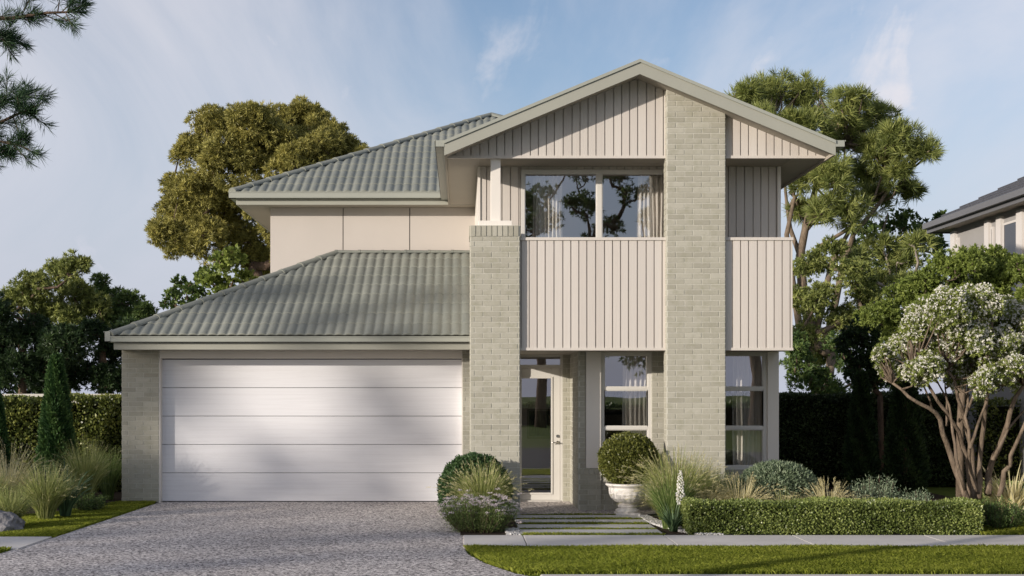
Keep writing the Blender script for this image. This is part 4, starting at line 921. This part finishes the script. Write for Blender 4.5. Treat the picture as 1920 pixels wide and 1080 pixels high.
# street trees behind the camera: they shade the drive and show in the glass
SG = 'street trees behind the viewpoint'
def street_tree(x, y, h, lobes, label, k=16, frac=.30, dens=5, nn=10, nl=.22, nw=.06, lm='l_mid', ts=.8, r0=.22):
    t = thing('street_tree', label, 'tree', (x, y, 0), SG); B = sub_blobs(lobes, k, frac); mb = MB()
    skeleton(mb, [(x, y, 0), (x+.1, y, h*.2), (x-.15, y+.1, h*.38), (x+.1, y, h*.55)], r0, [b[:3] for b in B if random.random() < ts], wig=.16); mb.build('trunk', M['bark'], t, smooth=True)
    crown('crown', B, dens, nn, nl, nw, M[lm], t)
def shade_lobes(q0, q1, w0, w1, Y_, n_, r_):
    """lobes at distance Y_ whose shadow falls in the band q (across) x w (height)"""
    out = []
    for i in range(n_):
        q = random.uniform(q0, q1); w_ = random.uniform(w0, w1); y = Y_+random.uniform(-1.5, 1.5); out.append((q+ST*y, y, w_-SV*y, r_*random.uniform(.7, 1.25)))
    return out
random.seed(11); street_tree(-53, -14, 11, shade_lobes(-38, -33.3, 4.6, 7.2, -14, 14, 1.05), 'tall dense street tree far behind on the left', dens=7)
random.seed(5); street_tree(-46, -16, 11, shade_lobes(-33.6, -27.6, 6.8, 11.0, -16, 12, .42)+shade_lobes(-32.2, -28.2, 8.0, 9.3, -16, 4, .34)+shade_lobes(-33.6, -32.2, 7.0, 9.6, -16, 5, .5)+shade_lobes(-27, -19, 4.3, 5.7, -16, 12, .45), 'airy street tree whose shade dapples the garage door', dens=3.2, k=10)
def rl(cx_, cy_, cz_, R_, n_, r_): return [(cx_+random.gauss(0, R_*.55), cy_+random.gauss(0, R_*.4), cz_+random.gauss(0, R_*.45), r_*random.uniform(.7, 1.2)) for _ in range(n_)]
random.seed(41); street_tree(3.9, -22, 14, rl(6.3, -22, 10.2, 4.0, 34, .85), 'gum tree across the road mirrored in the upstairs glass', dens=4.5, r0=.24, nl=.20, nw=.05)
street_tree(9.0, -20, 9, rl(9.0, -20, 4.6, 2.6, 14, .8), 'smaller gum tree across the road to the right', dens=4, r0=.2)
street_tree(-3.5, -19, 9, rl(-3.2, -19, 6.4, 2.8, 9, 1.0), 'smaller gum tree across the road to the left', dens=4, r0=.2)
street_tree(13.6, -21, 12, rl(13.6, -21, 9.5, 3.0, 12, 1.0), 'straight trunked tree across the road, farthest right', dens=4, r0=.26)
hedge('hedge', -25, 30, -27, -26, 1.1, 9000, .2, .13, 'l_mid', 'long hedge across the road behind the viewpoint', rough=.12, faces=('T',))

# ================================================================ GARDEN PLANTS
def ball(x, y, z, rx, rz, n_, L, W, m, name, label, cat='shrub', extra=None, zmin=0.0, group=None):
    t = thing(name, label, cat, (x, y, 0 if zmin == 0 else z-rz), group)
    me_ = MB(); pr = [(rx*.9*math.sin(a), -rz*.9*math.cos(a)) for a in [math.pi*i/12 for i in range(13)]]; pr = [(max(q, .002), max(zz_, zmin-z+.01)) for q, zz_ in pr]
    me_.lathe(pr, (x, y, z), 28); me_.build('inner_twigs', M['twig'], t)
    dd = rdir(n_); rr = (.90+.10*rng.random((n_, 1))+.022*np.sin(dd[:, :1]*14+dd[:, 2:]*9)+.018*np.sin(dd[:, 1:2]*23+dd[:, :1]*17)+.05*(rng.random((n_, 1)) > .97)); p = np.array([x, y, z])+dd*rr*np.array([rx, rx, rz]); k = p[:, 2] > zmin; p, dd = p[k], dd[k]
    D = unit(dd*.7+np.array([0, 0, .3])+.7*rng.normal(size=p.shape)); leaves('foliage', p, D, L*(.7+.6*rng.random(len(p))), W, M[m], t, None, np.clip(.45+.28*rng.normal(size=len(p)), 0, 1)); return t
def P0(px, py): Y_ = CZ*F/(py-VY); return PX(px, Y_), Y_
# dark ball beside the garage door
ball(PX(890, 17.3), 17.3, PZ(922, 17.3), .50, .52, 30000, .030, .020, 'l_ball', 'ball_shrub', 'dark green clipped ball shrub between garage door and brick pillar')
# urn and its ball
ux, uy = PX(1176, 17.9), 17.9
T = thing('urn', 'white weathered stone urn planted with a ball shrub', 'urn', (ux, uy, 0))
mb = MB(); mb.box(ux-.17, ux+.17, uy-.17, uy+.17, 0, .045); mb.build('plinth', M['pot'], T, bevel=.006)
mb = MB(); prof = [(.155, .045), (.165, .06), (.165, .085), (.14, .10), (.12, .115), (.135, .13), (.135, .15), (.105, .165), (.115, .18), (.175, .205), (.225, .25), (.252, .31), (.262, .37), (.262, .40), (.272, .41), (.29, .425), (.305, .435), (.305, .455), (.285, .462), (.27, .45), (.25, .44), (.02, .43)]
n_ = 96; vs = []
for r_, z in prof:
    for k in range(n_):
        a = 2*math.pi*k/n_; rb = r_*(1+(.020*abs(math.sin(a*9)) if .19 < z < .36 else 0)); vs.append((ux+rb*math.cos(a), uy+rb*math.sin(a), z))
mb.add(vs, [(i*n_+k, i*n_+(k+1) % n_, (i+1)*n_+(k+1) % n_, (i+1)*n_+k) for i in range(len(prof)-1) for k in range(n_)]+[tuple(range((len(prof)-1)*n_, len(prof)*n_))])
mb.build('bowl', M['pot'], T, smooth=False)
ball(ux+.02, uy, .79, .415, .37, 26000, .034, .022, 'l_potball', 'ball_shrub', 'olive green clipped ball shrub growing in the white urn', zmin=.44)

def grass_plant(x, y, h, rad, n_, m, label, lean=.7, width=.007, plume=None, group='ornamental grasses in the garden beds', name='ornamental_grass', z=0, cat='grass plant'):
    t = thing(name, label, cat, (x, y, z), group); V, Fq, R, tip, td = grass_geo(x, y, z, n_, h, rad, lean, width); npmesh('blades', V, Fq, M[m], t, R)
    if plume:
        k = max(1, int(n_*plume[0])); ii = rng.choice(n_, k, replace=False); q = plume[1]; c = np.repeat(tip[ii]-td[ii]*.02, q, 0); dd = np.repeat(td[ii], q, 0); f = rng.random(k*q)[:, None]
        leaves('plume', c-dd*f*plume[2], unit(dd+.28*rng.normal(size=dd.shape)), .035, .0035, M['g_straw'], t, None, np.clip(.6+.25*rng.normal(size=k*q), 0, 1))
    return t
def shrub(x, y, w_, h, n_, L, W, m, label, stems=26, group=None, name='shrub', flowers=None, up=.8):
    """loose shrub: upright twigs set with leaves"""
    t = thing(name, label, 'shrub', (x, y, 0), group); mb = MB(); C, D, TT = [], [], []
    for i in range(stems):
        a = random.random()*6.283; r_ = math.sqrt(random.random()); hh = h*(1-.35*r_*r_)*random.uniform(.75, 1.05)
        p0 = Vector((x+.25*w_*r_*math.cos(a), y+.25*w_*r_*math.sin(a), 0)); p2 = Vector((x+.5*w_*r_*math.cos(a), y+.5*w_*r_*math.sin(a), hh)); p1 = p0.lerp(p2, .5)+Vector((.03*math.cos(a), .03*math.sin(a), 0))
        mb.tube([p0, p1, p2], [.006, .004, .002], 4, cap=False); k = n_//stems; f = .12+.88*rng.random(k)
        pts = np.array(p0)*((1-f)**2)[:, None]+2*np.array(p1)*(f*(1-f))[:, None]+np.array(p2)*(f**2)[:, None]+.028*rng.normal(size=(k, 3)); C.append(pts); D.append(unit(np.array([0, 0, up])+.8*rng.normal(size=(k, 3)))); TT.append(np.array(p2))
    mb.build('stem', M['bark'], t); C = np.concatenate(C); C[:, 2] = np.maximum(C[:, 2], .01)
    leaves('foliage', C, np.concatenate(D), L*(.7+.6*rng.random(len(C))), W, M[m], t)
    if flowers:
        T_ = np.array(TT); k, q, rr, fm = flowers; ii = rng.integers(0, len(T_), k); b = T_[ii]+np.array([.07, .07, .05])*rng.normal(size=(k, 3)); b[:, 2] = np.maximum(b[:, 2], .1)
        c = np.repeat(b, q, 0)+np.stack([rr*rng.normal(size=k*q), rr*rng.normal(size=k*q), .3*rr*rng.normal(size=k*q)], 1); leaves('blossom', c, unit(rng.normal(size=(k*q, 3))+np.array([0, 0, .6])), .014, .012, M[fm], t)
    return t
# group in front of the brick pillar
grass_plant(PX(905, 16.5), 16.5, .78, .10, 1500, 'g_mix', 'large straw green grass tuft before the dark ball shrub', .62, .009, (.25, 10, .06))
shrub(PX(898, 15.85), 15.85, .98, .46, 15000, .04, .006, 'g_green', 'low shrub with flat white flower heads beside the driveway', 110, flowers=(190, 26, .020, 'petal2'), name='flowering_shrub')
# right bed
grass_plant(PX(1268, 16.6), 16.6, .95, .14, 1300, 'g_mix', 'tall feathery grass beside the paved path before the pillar', .62, .009, (.3, 14, .12))
grass_plant(PX(1258, 16.2), 16.2, .66, .10, 800, 'g_green', 'green arching grass nearest the pavers', .5, .009, (.08, 10, .1))
grass_plant(PX(1250, 17.1), 17.1, .66, .09, 500, 'g_mix', 'brownish grass tuft beside the urn', .9, .009, (.25, 12, .1))
grass_plant(PX(1300, 17.1), 17.1, .80, .12, 900, 'g_mix', 'tall grass standing against the brick pillar foot', .6, .009, (.35, 14, .14))
grass_plant(PX(1345, 17.3), 17.3, .70, .12, 700, 'g_green', 'short green grass right of the brick pillar foot', .7, .010)
grass_plant(PX(1390, 16.5), 16.5, .66, .08, 520, 'g_straw', 'pale straw plumed grass behind the box hedge left of the rounded shrub', .85, .009, (.5, 22, .11))
grass_plant(PX(1325, 16.4), 16.4, .56, .08, 400, 'g_straw', 'pale plumed grass at the left end of the box hedge', .8, .009, (.4, 16, .11))
grass_plant(PX(1552, 16.4), 16.4, .60, .06, 420, 'g_straw', 'bright pale plumed grass behind the middle of the box hedge', .85, .007, (.6, 24, .11))
grass_plant(PX(1470, 16.4), 16.4, .50, .06, 250, 'g_mix', 'small straw grass in front of the rounded grey shrub', .8, .009, (.4, 12, .08))
grass_plant(PX(1262, 15.9), 15.9, .42, .04, 90, 'g_aloe', 'blue green spiky rosette at the left end of the box hedge', .9, .022, name='aloe', cat='succulent', group=None)
# white flower spike beside the rosette
fs = thing('flower_spike', 'upright spike of white bell flowers beside the box hedge end', 'flower', (PX(1276, 15.9), 15.9, 0))
sxp = PX(1276, 15.9); mb = MB(); mb.tube([(sxp-.05, 15.9, 0), (sxp-.01, 15.9, .3), (sxp, 15.9, PZ(882, 15.9))], [.008, .006, .003], 6); mb.build('stem', M['g_green'], fs)
z0, z1 = PZ(946, 15.9), PZ(882, 15.9); mb = MB()
for i in range(120):
    f = (i+.5)/120; a = i*2.4; rr = (.046*(1-f)**.5*min(1, .55+f*2.5)+.006)*random.uniform(.7, 1.2); c = (sxp+rr*math.cos(a)+random.gauss(0, .003), 15.9+rr*math.sin(a), z0+(z1-z0)*f+random.gauss(0, .006)); q = .016*(1-.5*f)*random.uniform(.6, 1.2); mb.lathe([(.002, q*.9), (q*.6, q*.6), (q, 0), (q*.9, -q*.9), (q*.3, -q)], c, 8)
mb.build('blossom', M['petal'], fs)
def dome(px, py, Y_, wpx, hpx, m, label, n_, L, W, flowers=0):
    x = PX(px, Y_); rx = wpx/2*Y_/F; top = PZ(py, Y_)
    t = ball(x, Y_, top-hpx/2*Y_/F*1.0, rx, hpx/2*Y_/F, n_, L, W, m, 'rounded_shrub', label)
    return t
dome(1458, 868, 17.2, 142, 92, 'l_grey', 'rounded grey green shrub before the dark hedge', 13000, .055, .016)
shrub(PX(1640, 17.4), 17.4, .85, .62, 5200, .045, .012, 'l_grey', 'upright olive leaved shrub behind the box hedge', 60, 'olive leaved shrubs behind the box hedge')
shrub(PX(1712, 17.0), 17.0, .65, .42, 3400, .045, .012, 'l_grey', 'lower olive leaved shrub near the blossom tree trunks', 46, 'olive leaved shrubs behind the box hedge')
shrub(PX(1868, 16.1), 16.1, .75, .38, 7000, .04, .012, 'l_mid', 'dark low shrub at the right end of the box hedge', 70)
shrub(PX(1380, 18.2), 18.2, .9, .40, 5000, .05, .012, 'l_mid', 'green shrub under the right downstairs window', 60)
grass_plant(PX(1895, 17.2), 17.2, .75, .15, 200, 'g_straw', 'broad strappy yellow leaved plant at the right edge', .75, .028, name='strappy_plant', cat='plant', group=None)
hedge('hedge', PX(1855, 18.5), 10.5, 18.3, 18.9, .42, 9000, .035, .022, 'l_box', 'low green hedge behind the strappy plant at the right edge', rough=.03)
# left bed
grass_plant(PX(160, 19.3), 19.3, .98, .08, 900, 'g_mix', 'tall fountain grass in front of the left hedge near the garage', .50, .009, (.1, 8, .1))
grass_plant(PX(203, 20.6), 20.6, .8, .08, 500, 'g_green', 'dark green grass against the garage side wall', .4, .010)
grass_plant(PX(85, 17.3), 17.3, .76, .10, 1000, 'g_mix', 'wide fountain grass in the middle of the left bed', .68, .009, (.1, 8, .1))
grass_plant(PX(20, 16.4), 16.4, .52, .09, 800, 'g_mix', 'low fountain grass beside the boulder', .8, .009)
grass_plant(PX(15, 18.6), 18.6, .92, .09, 600, 'g_straw', 'straw plumed grass at the left picture edge', .75, .009, (.5, 20, .14))
grass_plant(PX(122, 17.6), 17.6, .80, .06, 60, 'g_aloe', 'dark plant with broad variegated sword leaves in the left bed', .7, .035, name='sword_leaf_plant', cat='plant', group=None)
grass_plant(PX(-20, 17.5), 17.5, .70, .10, 700, 'g_mix', 'fountain grass cut by the left picture edge', .8, .009)
shrub(PX(60, 20.0), 20.0, 1.6, .55, 9000, .05, .018, 'l_dark', 'dark low shrub under the left conifer', 90)
shrub(PX(180, 18.9), 18.6, .55, .24, 3500, .035, .012, 'l_mid', 'small low shrub at the edge of the left lawn', 50)
rk = bpy.data.meshes.new('boulder'); import bmesh
bm = bmesh.new(); bmesh.ops.create_icosphere(bm, subdivisions=4, radius=1)
from mathutils import noise as mn
for v in bm.verts:
    q = v.co.copy(); v.co = Vector((q.x*.34, q.y*.28, q.z*.20))*(1+.35*mn.noise(q*1.3)+.12*mn.noise(q*4)); v.co.z = max(v.co.z, -.06)
bm.to_mesh(rk); bm.free(); ro = link('boulder', rk, M['rock']); ro.location = (PX(0, 15.9)-.03, 15.95, .05); tag(ro, 'grey boulder at the left picture edge', 'rock')
